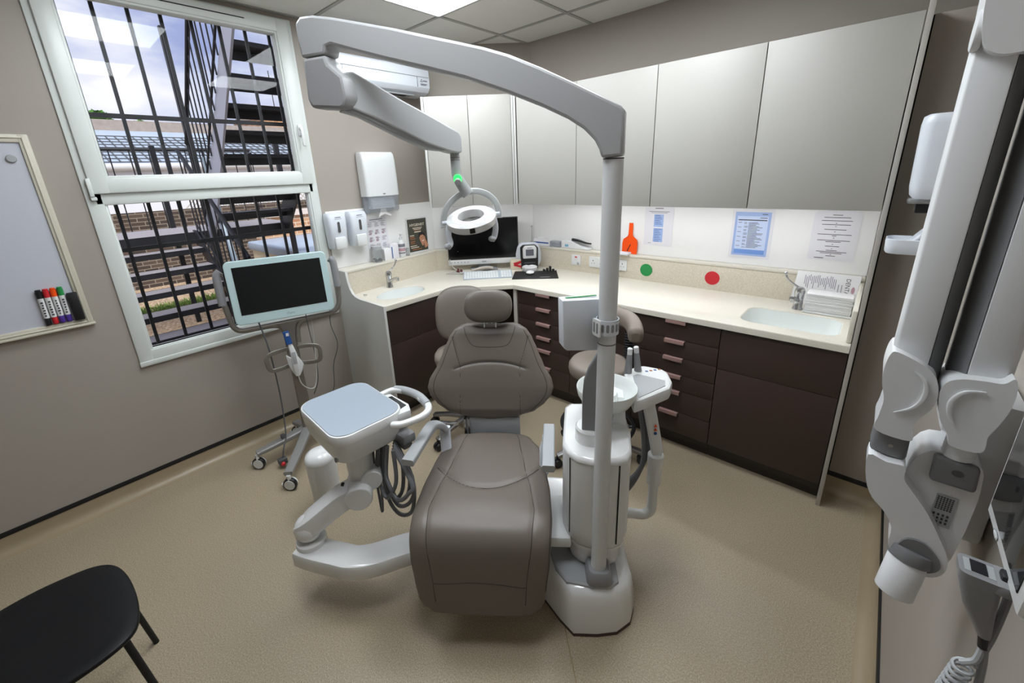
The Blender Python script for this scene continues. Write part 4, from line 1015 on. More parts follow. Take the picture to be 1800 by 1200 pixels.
# cup filler fin
b = nb(); lathe(b, [(.058, .748), (.058, .80), (.052, .808), (.0, .81)], 32, Matrix.Translation(L(.425, .085, 0))); obj('filler_collar', b, M['plastic_white_gloss'], cu, world=False)
b = nb(); plate(b, [(-.022, .79), (.045, .79), (.045, 1.125), (.025, 1.12), (-.004, 1.06), (-.018, 1.01), (-.022, .95)], .022, basis(L(.412, .10, 0), (1, -.15, 0), (0, 0, 1)), bev=.006); obj('water_filler', b, M['plastic_grey'], cu, world=False)
# assistant arm, tray and hoses
ast = [(.60, .005), (.655, -.03), (.772, -.108), (.80, -.165), (.806, -.255), (.79, -.29), (.715, -.325), (.66, -.30), (.612, -.245)]
b = nb(); plate(b, [(p[0], -p[1]) for p in ast][::-1], .055, Matrix.Translation((0, 0, .80)), bev=.012); tr_ = obj('assistant_tray', b, M['plastic_white'], cu, world=False)
b = nb(); plate(b, [(p[0], -p[1]) for p in [(.628, -.03), (.757, -.125), (.77, -.17), (.668, -.232), (.645, -.215)]][::-1], .003, Matrix.Translation((0, 0, .8545))); obj('tray_mat', b, M['plastic_midgrey'], tr_, world=False)
b = nb()
for i in range(4): box(b, (.71 + .02 * i, .255 + .006 * i, .855), (.722 + .02 * i, .267 + .006 * i, .8556), mi=i % 2)
obj('button_icons', b, [M['blue'], M['poster_rust']], tr_, world=False)
for i, (u, v, nm) in enumerate(((.632, -.25, 0), (.68, -.268, 0))):
    b = nb(); lathe(b, [(.017, .845), (.016, .87), (.013, .92), (.011, .945), (.0, .946)], 18, Matrix.Translation(L(u, v, 0)) @ Matrix.Translation((0, 0, .85)) @ Matrix.Rotation(-.12 if i else .03, 4, 'Y') @ Matrix.Translation((0, 0, -.85))); hp = obj('suction_handpiece', b, M['plastic_grey'], cu, world=False)
    b = nb(); lathe(b, [(.011, .944), (.0115, .97), (.009, .973), (.0, .973)], 14, Matrix.Translation(L(u, v, 0)) @ Matrix.Translation((0, 0, .85)) @ Matrix.Rotation(-.12 if i else .03, 4, 'Y') @ Matrix.Translation((0, 0, -.85))); obj('white_tip', b, M['plastic_white'], hp, world=False)
b = nb(); sweep(b, [L(.692, -.15, .80), L(.705, -.115, .72), L(.738, -.10, .555)], rr(.05, .026, .008), up=(0, -1, 0)); ar = obj('assistant_arm', b, M['plastic_white'], cu, world=False)
b = nb(); mxa = basis(L(.7205, -.088, .655), (1, 0, 0), (-.2, 0, 1)); mxa = basis(L(.722, -.094, .66), (1, 0, 0), (-.19, .09, 1))
plate(b, [(-.007, .018), (.007, .018), (0, .032)], .001, mxa, mi=0); plate(b, [(-.007, 0), (.007, 0), (0, .014)], .001, mxa, mi=0); plate(b, [(x_, y_ - .012) for x_, y_ in sel(.007, .007, 2, 14)], .001, mxa, mi=1); obj('warning_marks', b, [M['orange'], M['blue']], ar, world=False)
b = nb(); lathe(b, [(.026, .385), (.03, .39), (.031, .49), (.034, .50), (.034, .535), (.03, .54), (.0, .542)], 24, Matrix.Translation(L(.735, -.102, 0))); box(b, (.715, .088, .53), (.757, .116, .57), bev=.006); obj('arm_socket', b, M['plastic_white'], ar, world=False)
b = nb(); tube(b, [L(.735, -.102, .40), L(.735, -.102, .27), L(.728, -.10, .235), L(.70, -.098, .215), L(.66, -.09, .225), L(.58, -.07, .25)], .022, n=14, smooth=4); obj('support_tube', b, M['plastic_white'], cu, world=False)
for du, zz in ((0, .36), (.018, .32)):
    b = nb(); tube(b, [L(.655 + du, -.2, .80), L(.68 + du, -.17, .68), L(.695 + du, -.15, .55), L(.685, -.13, .45), L(.63, -.11, zz + .03), L(.57, -.10, zz)], .011, n=10, smooth=5); obj('suction_hose', b, M['hose_grey'], cu, world=False)

# ================================================================ DELIVERY UNIT (tray on the double arm)
du = thing('delivery_unit', 'white instrument tray on a jointed arm left of the dental chair', 'delivery unit', (1.46, .70, .2))
DM = Matrix.Translation((1.455, .703, 0)) @ Matrix.Rotation(radians(-3), 4, 'Z')
def tray_ring(k, z, r_=.07, dx=0): return [DM @ Vector((p[0] * 1.0 + dx, p[1], z)) for p in rr(.40 * k, .31 * k, r_ * k, 7)]
b = nb(); loft(b, [tray_ring(.80, .665), tray_ring(.86, .668), tray_ring(.93, .70), tray_ring(.97, .74), tray_ring(.99, .765)]); obj('tray_body', b, M['plastic_white'], du, ang=50)
b = nb(); loft(b, [tray_ring(.995, .766), tray_ring(1.0, .775), tray_ring(1.0, .795), tray_ring(.985, .803), tray_ring(.955, .804)]); tt = obj('tray_top', b, M['plastic_white_gloss'], du, ang=50)
b = nb(); loft(b, [tray_ring(.955, .803), tray_ring(.953, .8065), tray_ring(.945, .807)]); obj('tray_mat', b, mat('mat_grey', '98a3ae', 0.45, var=.01), tt, ang=50)
# handle and control wedge on the far side
b = nb(); sweep(b, [(1.43, .84, .775), (1.455, .91, .79), (1.50, .94, .792)], rr(.03, .026, .01), smooth=4); obj('handle_arm', b, M['plastic_white_gloss'], du); b = nb(); sweep(b, [(1.62, .948, .792), (1.70, .93, .79), (1.735, .88, .785), (1.70, .80, .77), (1.66, .77, .765)], rr(.03, .026, .01), smooth=5); obj('handle_arm', b, M['plastic_white_gloss'], du)
b = nb(); tube(b, [(1.46, .925, .791), (1.50, .944, .793), (1.56, .955, .793), (1.62, .952, .793), (1.69, .934, .791)], .018, n=14, smooth=4); obj('handle_grip', b, M['plastic_midgrey'], du)
b = nb(); plate(b, [(1.46, .83), (1.65, .82), (1.655, .80), (1.67, .86), (1.62, .885), (1.48, .885)], .04, Matrix.Translation((0, 0, .755)), bev=.008); cw = obj('control_wedge', b, M['plastic_white'], du)
b = nb(); plate(b, [(1.50, .845), (1.63, .838), (1.625, .87), (1.51, .875)], .002, Matrix.Translation((0, 0, .795))); obj('display_strip', b, M['screen_dark'], cw)
b = nb(); plate(b, sel(.012, .012, 2, 20), .006, basis((1.585, .558, .69), (1, 0, 0), (0, .3, 1)), bev=.002); obj('lock_knob', b, M['plastic_grey'], du)
# post and arms
b = nb(); cyl(b, (1.53, .67, .50), (1.53, .67, .66), .05, .056, n=28); cyl(b, (1.53, .67, .655), (1.53, .67, .672), .07, n=28); obj('tray_post', b, M['plastic_white'], du)
e1_ = Vector((.792, .61, 0)); 
b = nb(); cyl(b, (1.605, .605, .472), (1.49, .68, .472), .055, n=32, bev=.005); cyl(b, (1.55, .70, .52), (1.605, .672, .52), .045, n=24, bev=.004); obj('arm_knuckle', b, M['plastic_white'], du)
b = nb(); sweep(b, [(1.405, .45, .325), (1.43, .475, .355), (1.50, .575, .44), (1.55, .635, .475)], rr(.10, .085, .012, 2), smooth=4); obj('upper_arm', b, M['plastic_white_gloss'], du, ang=30)
b = nb(); cyl(b, (1.42, .455, .235), (1.42, .455, .275), .062, n=28, bev=.006); ball(b, (1.415, .455, .325), .058, sq=(1, 1, 1.05), seg=20); obj('elbow', b, M['plastic_white_gloss'], du)
b = nb(); sweep(b, [(1.395, .425, .215), (1.46, .45, .215), (1.56, .50, .215), (1.625, .535, .215), (1.68, .60, .215), (1.74, .71, .216), (1.83, .84, .216)], rr(.115, .075, .012, 2), smooth=4); obj('lower_arm', b, M['plastic_white_gloss'], du, ang=30)
b = nb(); cyl(b, (1.535, .585, .525), (1.528, .580, .527), .008, n=12); obj('screw_cap', b, M['plastic_black'], du)
# instrument holder and hanging hoses
b = nb(); box(b, (1.50, .795, .655), (1.69, .86, .70), bev=.012); box(b, (1.62, .80, .63), (1.68, .845, .66), bev=.008); obj('instrument_holder', b, M['plastic_grey'], du)
for i, (xa, xb_, zb) in enumerate(((1.53, 1.66, .36), (1.55, 1.72, .38), (1.56, 1.76, .33), (1.60, 1.78, .40), (1.63, 1.79, .45), (1.58, 1.70, .43))):
    b = nb(); yy = .80 - .012 * i
    tube(b, [(xa, yy, .66), (xa - .005, yy - .02, .54), (xa + .02, yy - .03, zb + .05), ((xa + xb_) / 2, yy - .03, zb), (xb_ - .015, yy - .015, zb + .06), (xb_ - .01, yy, .55), (1.60 + .015 * i, yy + .01, .66)], .0085, n=8, smooth=5); obj('instrument_hose', b, M['hose_grey'], du)
b = nb(); tube(b, [(1.485, .77, .66), (1.495, .75, .5), (1.515, .74, .33), (1.53, .735, .27), (1.537, .74, .33), (1.52, .76, .5), (1.50, .78, .66)], .006, n=8, smooth=5); obj('instrument_hose', b, M['hose_grey'], du)
# ================================================================ OPERATING LIGHT ON ITS POLE
PX_, PY_ = 2.424, 1.12
li = thing('operating_light', 'grey dental operating light, tall pole with long curved arm and ring lamp', 'dental light', (PX_, PY_, .218))
b = nb(); cyl(b, (PX_, PY_, .222), (PX_, PY_, 1.755), .0285, .0285, n=32); obj('pole', b, mat('pole_grey', 'cfd1d1', 0.28, var=.01), li)
b = nb(); cyl(b, (PX_, PY_, 1.20), (PX_, PY_, 1.203), .0292, n=32); cyl(b, (PX_, PY_, 1.753), (PX_, PY_, 1.757), .0288, n=32); obj('joint_line', b, M['plastic_darkgrey'], li)
b = nb(); R = []
for k, z in ((1.0, .22), (1.03, .232), (.95, .262), (.8, .275)): R.append([(PX_ + p[0] * k * cos(CR) - p[1] * k * sin(CR), PY_ + p[0] * k * sin(CR) + p[1] * k * cos(CR), z) for p in rr(.095, .10, .025, 5)])
loft(b, R); obj('pole_collar', b, M['plastic_grey'], li)
ad = Vector((-.92569, -.37829, 0)); an = Vector((-.37829, .92569, 0))
AMX = basis((PX_, PY_, 0), ad, (0, 0, 1)); AMX = AMX @ Matrix.Translation((0, 0, -.036))
top = [(-.028, 1.76), (-.028, 1.872), (-.018, 1.884), (.11, 1.953), (.20, 1.999), (.288, 2.04), (.36, 2.066), (.436, 2.089), (.532, 2.117), (.644, 2.151), (.762, 2.183), (.86, 2.209), (.93, 2.224), (.975, 2.226), (.997, 2.21), (.998, 2.17), (.992, 2.112)]
bot = [(.899, 2.112), (.893, 2.132), (.87, 2.135), (.78, 2.105), (.68, 2.073), (.553, 2.035), (.418, 1.993), (.291, 1.943), (.2, 1.903), (.125, 1.865), (.08, 1.835), (.05, 1.805), (.036, 1.78), (.03, 1.757)]
b = nb(); plate(b, top + bot, .072, AMX, bev=.008, seg=2, ang=.9); obj('upper_arm', b, mat('arm_grey', 'a4a5a6', 0.32, var=.01), li, ang=40)
b = nb(); drp = [(.99, 2.111), (.899, 2.111), (.893, 2.085), (.845, 2.045), (.838, 1.985), (.852, 1.955), (.87, 1.95), (.985, 1.963), (.996, 1.99)]
plate(b, drp, .0715, AMX @ Matrix.Translation((0, 0, .0002)), bev=.010, seg=2, ang=.5); obj('drop_joint', b, mat('arm_grey2', '98999a', 0.35, var=.01), li)
a2 = Vector((.24199, .97028, 0)); J2 = Vector((1.592, .78, 0))
BMX = basis(J2, a2, (0, 0, 1)) @ Matrix.Translation((0, 0, -.034))
sec2 = [(-.005, 2.058), (.05, 2.067), (.13, 2.03), (.209, 1.991), (.32, 1.942), (.432, 1.888), (.441, 1.87), (.44, 1.815), (.425, 1.81), (.39, 1.816), (.295, 1.845), (.203, 1.885), (.1, 1.93), (.03, 1.956), (-.01, 1.97)]
b = nb(); plate(b, sec2, .068, BMX, bev=.006, seg=2); obj('spring_arm', b, mat('arm_pale', 'b9bcbd', 0.3, var=.01), li)
b = nb(); plate(b, [(.0, 1.95), (.06, 1.935), (.2, 1.87), (.3, 1.828), (.35, 1.822), (.39, 1.822), (.3, 1.855), (.2, 1.895), (.1, 1.94), (.02, 1.965)], .05, BMX @ Matrix.Translation((0, 0, .009)), bev=.004); obj('arm_underside', b, M['plastic_midgrey'], li)
# lamp neck
b = nb(); nk = Vector((1.693, 1.192, 0))
tube(b, [nk + Vector((0, 0, 1.825)), nk + Vector((0, 0, 1.76)), nk + Vector((.004, .003, 1.72)), nk + Vector((.02, .02, 1.675)), nk + Vector((.032, .03, 1.65))], lambda s: .0185 + .006 * s, n=16, smooth=4); obj('neck', b, mat('neck_grey', 'a9abac', 0.32, var=.01), li)
b = nb()
for z in (1.795, 1.786): cyl(b, nk + Vector((0, 0, z)), nk + Vector((0, 0, z + .0015)), .0197, n=20)
obj('neck_ring', b, M['plastic_darkgrey'], li)
hv = Vector((.72, -.69, 0))
b = nb(); c0 = nk + Vector((.004, .003, 1.712)); cyl(b, c0 + hv * .008, c0 + hv * .045 + Vector((0, 0, -.012)), .013, n=18, bev=.002); sn = obj('sensor', b, M['plastic_midgrey'], li)
b = nb(); c1 = nk + Vector((.004, .003, 1.722)); cyl(b, c0 + hv * .014 + Vector((0, 0, .004)), c0 + hv * .030 + Vector((0, 0, .001)), .0165, n=24, bev=.002); obj('status_light', b, M['led_green'], sn)
# ring head
ctr = Vector((1.727, 1.228, 1.552))
lx = Vector((.69, .72, 0)).normalized(); hz = Vector((.72, -.69, 0)).normalized()
lx = (lx * cos(radians(7)) + Vector((0, 0, 1)) * sin(radians(7))).normalized()
nn = (hz * sin(radians(20)) + Vector((0, 0, 1)) * cos(radians(20)))
RMX = basis(ctr, lx, nn.cross(lx))
b = nb(); prof = [(.056, .016), (.062, .018), (.095, .016), (.106, .008), (.107, -.016), (.103, -.021), (.06, -.021), (.055, -.018), (.054, .012), (.056, .016)]
Rg = [[RMX @ Vector((r_ * cos(2 * pi * j / 56), r_ * sin(2 * pi * j / 56) * .96, z)) for j in range(56)] for r_, z in prof]
loft(b, Rg, cap=False); hd = obj('lamp_ring', b, M['plastic_white_gloss'], li, ang=50)
b = nb(); box(b, (-.014, -.1045, -.014), (.008, -.1015, .006), mx=RMX); obj('camera_window', b, M['screen_black'], hd)
b = nb(); lathe(b, [(.06, -.0212), (.1, -.0212), (.1, -.0225), (.06, -.0225), (.06, -.0212)], 40, RMX); obj('light_lens', b, M['clear_plastic'], hd)
# yoke over the ring
b = nb(); pts = []
yv = (Vector((0, 0, 1)) * .97 - hz * .22).normalized()
for i in range(19):
    a = radians(-6 + 192 * i / 18); pts.append(ctr + lx * (.119 * cos(a)) + yv * (.112 * sin(a)) )
R = []
for i in range(25):
    a = radians(-8 + 196 * i / 24); c_ = ctr + lx * (.119 * cos(a)) + yv * (.112 * sin(a)); rd = (lx * cos(a) + yv * sin(a)).normalized(); ax = lx.cross(yv).normalized()
    R.append([c_ + ax * p[0] + rd * p[1] for p in rr(.016, .026, .005, 3)])
loft(b, R); obj('yoke', b, mat('yoke_grey', 'b3b6b6', 0.3, var=.01), li)
for sg in (-1, 1):
    b = nb(); p = ctr + lx * (.115 * sg)
    cyl(b, ctr + lx * (.104 * sg), ctr + lx * (.122 * sg), .012, n=16)
    q0 = ctr + lx * (.094 * sg) + Vector((0, 0, -.01)) + hz * (.02)
    sweep(b, [q0, q0 + Vector((0, 0, -.04)) + lx * (.006 * sg), q0 + Vector((0, 0, -.075)), q0 + Vector((0, 0, -.088)) + lx * (-.012 ) + hz * .012], rr(.024, .012, .005), up=tuple(hz), smooth=4); gp = obj('handle', b, M['plastic_bluewhite'], li)
    b = nb(); q1 = q0 + Vector((0, 0, -.084)) + lx * (-.012) + hz * .012; ball(b, q1, .014, sq=(1.1, 1.1, .9)); obj('handle_tip', b, M['plastic_midgrey'], gp)

# ---- white case strapped to the pole
t = thing('strapped_case', 'slim white case with a green inner edge strapped to the light pole', 'case', (2.36, 1.09, 1.17))
cv = Vector((.80, .60, 0)).normalized(); cn = Vector((.60, -.80, 0))
K0 = Vector((2.352, 1.075, 0))
fx = Vector((.35, .94, 0)).normalized()
CMX = basis(Vector((2.318, 1.028, 1.175)), (.62, .785, 0), (0, 0, 1))
b = nb(); plate(b, [(0.003, .012), (.015, 0), (.125, -.012), (.128, .165), (.0, .17)], .05, CMX @ Matrix.Translation((0, 0, -.05)), bev=.004); obj('case', b, M['plastic_bluewhite'], t)
b = nb(); box(b, (.018, .1695, -.03), (.12, .1712, -.022), mx=CMX); obj('green_edge', b, M['green'], t)
t2 = thing('pole_strap', 'white plastic strap with oval holes buckled round the light pole', 'strap', (PX_, PY_, 1.24))
b = nb(); R = []
NS = 48
for i in range(NS + 1):
    a = 2 * pi * i / NS; r0 = .0325
    R.append([(PX_ + r0 * cos(a), PY_ + r0 * sin(a), 1.236), (PX_ + (r0 + .003) * cos(a), PY_ + (r0 + .003) * sin(a), 1.236), (PX_ + (r0 + .003) * cos(a), PY_ + (r0 + .003) * sin(a), 1.284), (PX_ + r0 * cos(a), PY_ + r0 * sin(a), 1.284)])
loft(b, R, cap=False); sb_ = obj('band', b, M['plastic_bluewhite'], t2)
tc_ = atan2(0 - PY_, 3.0 - PX_)
for k in range(-1, 4):
    a = tc_ + .05 + k * .42
    b = nb(); c_ = Vector((PX_ + .0357 * cos(a), PY_ + .0357 * sin(a), 1.26)); plate(b, rr(.009, .026, .0044, 4), .0008, basis(c_, (-sin(a), cos(a), 0), (0, 0, 1))); obj('hole', b, M['plastic_grey'], sb_)
b = nb(); a = tc_ - .95; c_ = Vector((PX_ + .036 * cos(a), PY_ + .036 * sin(a), 1.258)); mxk = basis(c_, (-sin(a), cos(a), 0), (0, 0, 1)); plate(b, rr(.042, .056, .008, 4), .006, mxk, bev=.002); bk = obj('buckle', b, M['plastic_white'], t2)
b = nb()
for x_ in (-.009, .007): plate(b, [(p[0] + x_, p[1]) for p in rr(.009, .034, .004, 4)], .0008, mxk @ Matrix.Translation((0, 0, .006)))
obj('slots', b, M['plastic_grey'], bk)

# ================================================================ SCANNER CART
HC = Vector((.355, .90, 0))
ct = thing('scanner_cart', 'wheeled grey cart with a tilted touch screen in front of the window', 'scanner cart', tuple(HC))
SN = Vector((.945, -.326, 0)); SX = Vector((.326, .945, 0)); 
tl = radians(6); SNT = SN * cos(tl) + Vector((0, 0, 1)) * sin(tl); SUP = Vector((0, 0, 1)) * cos(tl) - SN * sin(tl)
SMX = basis(Vector((.375, .905, 1.128)) + SN * .02, SX, SUP, SNT)
b = nb(); plate(b, rr(.545, .375, .03, 6), .03, SMX @ Matrix.Translation((0, 0, -.03)), bev=.005); sc_ = obj('monitor', b, M['bezel_mint'], ct)
b = nb(); box(b, (-.235, -.13, 0), (.235, .15, .0012), mx=SMX); obj('screen', b, M['screen_dark'], sc_)
text('lettering', 'iTero', .02, SMX @ Matrix.Translation((.02, -.16, .0012)), M['plastic_grey'], sc_)
b = nb(); plate(b, rr(.30, .22, .03, 5), .05, SMX @ Matrix.Translation((0, -.02, -.078)), bev=.015); obj('monitor_back', b, M['plastic_midgrey'], sc_)
S = lambda x, y, z=-.045: SMX @ Vector((x, y, z))
b = nb(); tube(b, [S(-.29, .12), S(-.315, .10), S(-.318, .02), S(-.30, -.15), S(-.285, -.205), S(-.24, -.228), S(-.1, -.228), S(-.045, -.25), S(-.032, -.30), S(-.028, -.36)], .0155, n=12, smooth=4)
tube(b, [S(.30, .13), S(.318, .06), S(.315, -.1), S(.295, -.18), S(.24, -.215), S(.1, -.225), S(.05, -.25), S(.035, -.30), S(.03, -.36)], .0155, n=12, smooth=4)
tube(b, [S(-.24, -.228), S(0, -.222), S(.24, -.215)], .0155, n=12); obj('handle_frame', b, M['alu_taupe'], ct)
for x_, ya_, yb__ in ((-.318, .10, -.06), (.316, .10, -.05)):
    b = nb(); tube(b, [S(x_ * .93, ya_ + .035), S(x_ * .985, ya_ + .015), S(x_, ya_ - .03), S(x_ * 1.0, yb__)], .0215, n=14, smooth=4); obj('hand_grip', b, M['plastic_grey'], ct)
b = nb(); R = []
for z, k in ((.10, 1.25), (.30, 1.12), (.6, 1.1), (.82, 1.15), (.87, 1.4), (.905, 2.0)):
    p_ = HC + SN * (.02) * (z) ; p_ = Vector((p_.x, p_.y, z)); R.append([p_ + SX * q[0] * k + SN * q[1] for q in rr(.062, .04, .012, 4)])
loft(b, R); obj('column', b, M['alu_taupe'], ct)
# wand cradle loops
def loop(sg):
    b = nb(); c_ = HC + SN * .035; z0_, z1_ = .625, .735
    pts = [c_ + SX * .03 * sg + Vector((0, 0, z1_)), c_ + SX * .10 * sg + Vector((0, 0, z1_ + .005)) + SN * .03, c_ + SX * .145 * sg + Vector((0, 0, z1_ - .012)) + SN * .04, c_ + SX * .15 * sg + Vector((0, 0, (z0_ + z1_) / 2)) + SN * .045, c_ + SX * .14 * sg + Vector((0, 0, z0_ + .01)) + SN * .04, c_ + SX * .10 * sg + Vector((0, 0, z0_)) + SN * .03, c_ + SX * .03 * sg + Vector((0, 0, z0_))]
    sweep(b, pts, rr(.026, .014, .005), up=tuple(SN), smooth=4); obj('side_loop', b, M['alu_taupe'], ct)
loop(-1); loop(1)
CP = HC + SN * .05
CMX2 = basis(CP + Vector((0, 0, .64)), SX, (0, 0, 1))
b = nb(); plate(b, [(-.045, .06), (-.02, .035), (.02, .035), (.045, -.02), (.03, -.06), (.012, -.09), (-.012, -.09), (-.03, -.05), (-.042, .0)], .03, CMX2 @ Matrix.Translation((0, 0, -.02)), bev=.006); obj('wand_cradle', b, M['plastic_white'], ct)
wd_ = thing('scanner_wand', 'white scanner wand with a blue sleeve resting in the cart cradle', 'scanner wand', tuple(CP + Vector((0, 0, .56))))
b = nb(); sweep(b, [CP + SN * .032 + Vector((0, 0, .565)), CP + SN * .036 + Vector((0, 0, .63)), CP + SN * .034 + Vector((0, 0, .70)), CP + SN * .026 - SX * .012 + Vector((0, 0, .785))], rr(.04, .03, .012), up=tuple(SN), smooth=4, scale=lambda s: .55 + .45 * sin(pi * min(1, s * .9 + .1))); wb = obj('wand_body', b, M['plastic_white'], wd_)
b = nb(); sweep(b, [CP + SN * .028 - SX * .012 + Vector((0, 0, .78)), CP + SN * .02 - SX * .02 + Vector((0, 0, .86))], rr(.034, .024, .007), up=tuple(SN)); sl = obj('blue_sleeve', b, M['blue'], wd_)
b = nb(); box(b, (-.008, .05, 0), (.008, .07, .001), mx=basis(CP + SN * .0375 - SX * .013 + Vector((0, 0, .785)), SX, (0, 0, 1))); obj('paper_tab', b, M['paper'], sl)
b = nb(); box(b, (-.011, -.06, 0), (.011, .02, .003), bev=.001, mx=basis(CP + SN * .049 + Vector((0, 0, .71)), SX, (0, 0, 1))); obj('grip_inlay', b, M['plastic_midgrey'], wd_)
b = nb(); tube(b, [CP + SN * .03 + Vector((0, 0, .57)), CP + SN * .03 + SX * .01 + Vector((0, 0, .5)), CP + SX * .05 + Vector((0, 0, .44)), CP + SX * .09 - SN * .02 + Vector((0, 0, .45)), CP + SX * .12 - SN * .04 + Vector((0, 0, .62)), CP + SX * .14 - SN * .05 + Vector((0, 0, .92))], .004, n=8, smooth=5); obj('lead', b, M['cable_white'], wd_)
# legs and casters
feet = [(.336, .571), (.69, .621), (.169, .883), (.42, 1.20)]
for fx_, fy_ in feet:
    F_ = Vector((fx_, fy_, 0)); d_ = (F_ - HC); L_ = d_.length; d_.normalize(); sd_ = Vector((-d_.y, d_.x, 0))
    b = nb(); sweep(b, [HC + Vector((0, 0, .145)), HC + d_ * (L_ * .5) + Vector((0, 0, .125)), HC + d_ * (L_ + .0) + Vector((0, 0, .112))], rr(.066, .034, .01), smooth=3, scale=lambda s: 1 - .25 * s); obj('leg', b, mat('leg_grey', '8e8d8b', .4, .3) if 'leg_grey' not in bpy.data.materials else bpy.data.materials['leg_grey'], ct)
    rd = Vector((.66, -.75, 0)); ax = rd; sd2 = Vector((-.75, -.66, 0)); C_ = F_ + Vector((0, 0, .04))
    cs = nb(); cyl(cs, C_ - ax * .011, C_ + ax * .011, .04, n=28, bev=.004); cs_o = obj('caster', cs, M['plastic_black'], ct)
    cs = nb(); cyl(cs, C_ + ax * .011, C_ + ax * .0135, .031, n=24); obj('wheel_cap', cs, M['plastic_white'], cs_o)
    cs = nb(); cyl(cs, C_ - ax * .024, C_ - ax * .012, .036, n=24, bev=.004); cyl(cs, C_ + Vector((0, 0, .03)), C_ + Vector((0, 0, .062)), .012, n=12); sweep(cs, [C_ - ax * .018, C_ - ax * .018 + sd2 * .04 + Vector((0, 0, -.012)), C_ - ax * .018 + sd2 * .06 + Vector((0, 0, -.016))], rr(.02, .016, .006)); obj('fork_and_brake', cs, M['plastic_white'], cs_o)
b = nb(); tube(b, [S(-.16, -.19, -.03), (.36, .765, .75), (.355, .77, .45), (.40, .74, .2), (.43, .70, .12), (.44, .68, .06)], .0045, n=8, smooth=5); obj('mains_lead', b, M['cable_grey'], ct)
b = nb(); box(b, (-.02, -.025, -.02), (.02, .025, .02), bev=.006, mx=Matrix.Translation((.44, .675, .045))); ball(b, (.46, .67, .035), .014, mi=1); obj('mains_plug', b, [M['plastic_darkgrey'], M['red']], ct)
b = nb(); box(b, (-.013, -.012, -.02), (.013, .012, .02), bev=.003, mx=Matrix.Translation((.345, .735, .147))); obj('cable_clip', b, M['plastic_darkgrey'], ct)
b = nb(); tube(b, [S(.10, -.185, -.03), S(.10, -.26, -.03), (.38, 1.02, .6), (.37, 1.01, .45), (.34, .98, .35)], .003, n=6, smooth=5); tube(b, [S(.25, -.15, -.05), (.35, 1.17, .8), (.36, 1.19, .65), (.33, 1.15, .5), (.3, 1.13, .3), (.32, 1.0, .2)], .003, n=6, smooth=5); obj('thin_lead', b, M['cable_grey'], ct)

# ---- white bin behind the tray arm
t = thing('waste_bin', 'white cylindrical bin on the floor behind the delivery arm', 'bin', (.965, .715, 0))
b = nb(); lathe(b, [(.0, .0), (.068, 0), (.07, .01), (.078, .27), (.076, .30)], 32, Matrix.Translation((.965, .715, 0))); obj('body', b, M['plastic_white'], t, ang=40)
b = nb(); lathe(b, [(.079, .295), (.08, .305), (.07, .33), (.045, .345), (.0, .35)], 32, Matrix.Translation((.965, .715, 0))); obj('lid', b, M['plastic_white_gloss'], t, ang=50)

# ================================================================ STOOLS
def stool(name, lab, c, seat_z, sr, rz):
    t = thing(name, lab, 'stool', (c[0], c[1], 0), rz, 'operator stools')
    b = nb(); R = []
    for k, z in ((.86, -.085), (.97, -.07), (1.0, -.045), (.99, -.02), (.93, -.004), (.8, .004), (.4, .0), (.05, -.004)): R.append([(p[0] * k, p[1] * k, seat_z + z) for p in sel(sr, sr * .95, 2.2, 44)])
    loft(b, R); obj('seat', b, M['leather_pale'], t, world=False, ang=60)
    b = nb(); cyl(b, (0, 0, .12), (0, 0, seat_z - .08), .025, n=20); cyl(b, (0, 0, seat_z - .12), (0, 0, seat_z - .075), .07, .09, n=20); obj('gas_lift', b, M['plastic_black'], t, world=False)
    for i in range(5):
        a = 2 * pi * i / 5 + .25; d_ = Vector((cos(a), sin(a), 0))
        b = nb(); sweep(b, [d_ * .02 + Vector((0, 0, .12)), d_ * .15 + Vector((0, 0, .105)), d_ * .27 + Vector((0, 0, .075))], rr(.04, .025, .008), smooth=3); lg = obj('leg', b, M['steel_grey'], t, world=False)
        b = nb(); w_ = d_ * .27; s_ = Vector((-d_.y, d_.x, 0))
        for sg in (-1, 1): cyl(b, w_ + s_ * (.004 * sg) + Vector((0, 0, .028)), w_ + s_ * (.022 * sg) + Vector((0, 0, .028)), .028, n=18, bev=.003)
        cyl(b, w_ + Vector((0, 0, .03)), w_ + Vector((0, 0, .072)), .009, n=10); obj('caster', b, M['plastic_black'], lg, world=False)
    return t
s1_ = stool('operator_stool', 'taupe stool with a tall rounded backrest behind the dental chair headrest', (1.09, 1.68), .62, .185, radians(40))
S1 = Matrix.Translation((1.09, 1.68, 0))
ub = Vector((.70, -.71, 0)); rb_ = Vector((.71, .70, 0))
bc = Vector((1.015, 1.775, .845))
b = nb(); R = []
for i in range(29):
    a = -pi / 2 + pi * i / 28; yy = .165 * math.copysign(abs(sin(a)) ** .75, sin(a)); k = max(.03, abs(cos(a)) ** .55)
    R.append([bc + rb_ * p[0] + Vector((0, 0, yy)) + ub * (p[1] + .05 * (p[0] / .2) ** 2 - .12 * (yy / .3)) for p in sel(.178 * k, .042 * k ** .7, 2.6, 36)])
loft(b, R); obj('backrest', b, M['leather'], s1_, ang=60)
b = nb(); sweep(b, [bc - ub * .04 + Vector((0, 0, -.05)), bc - ub * .06 + Vector((0, 0, -.2)), bc - ub * .0 + Vector((0, 0, -.31)), Vector((1.06, 1.71, .525))], rr(.05, .015, .006), up=tuple(ub), smooth=4); obj('back_bracket', b, M['plastic_black'], s1_)
b = nb(); tube(b, [(.93, 1.50, .11), (1.06, 1.46, .17), (1.2, 1.50, .2)], .012, n=10, smooth=4); obj('foot_lever', b, M['chrome'], s1_)
s2_ = stool('assistant_stool', 'taupe stool with a curved body support arm behind the light pole', (1.925, 2.0), .66, .175, radians(10))
b = nb(); R = []
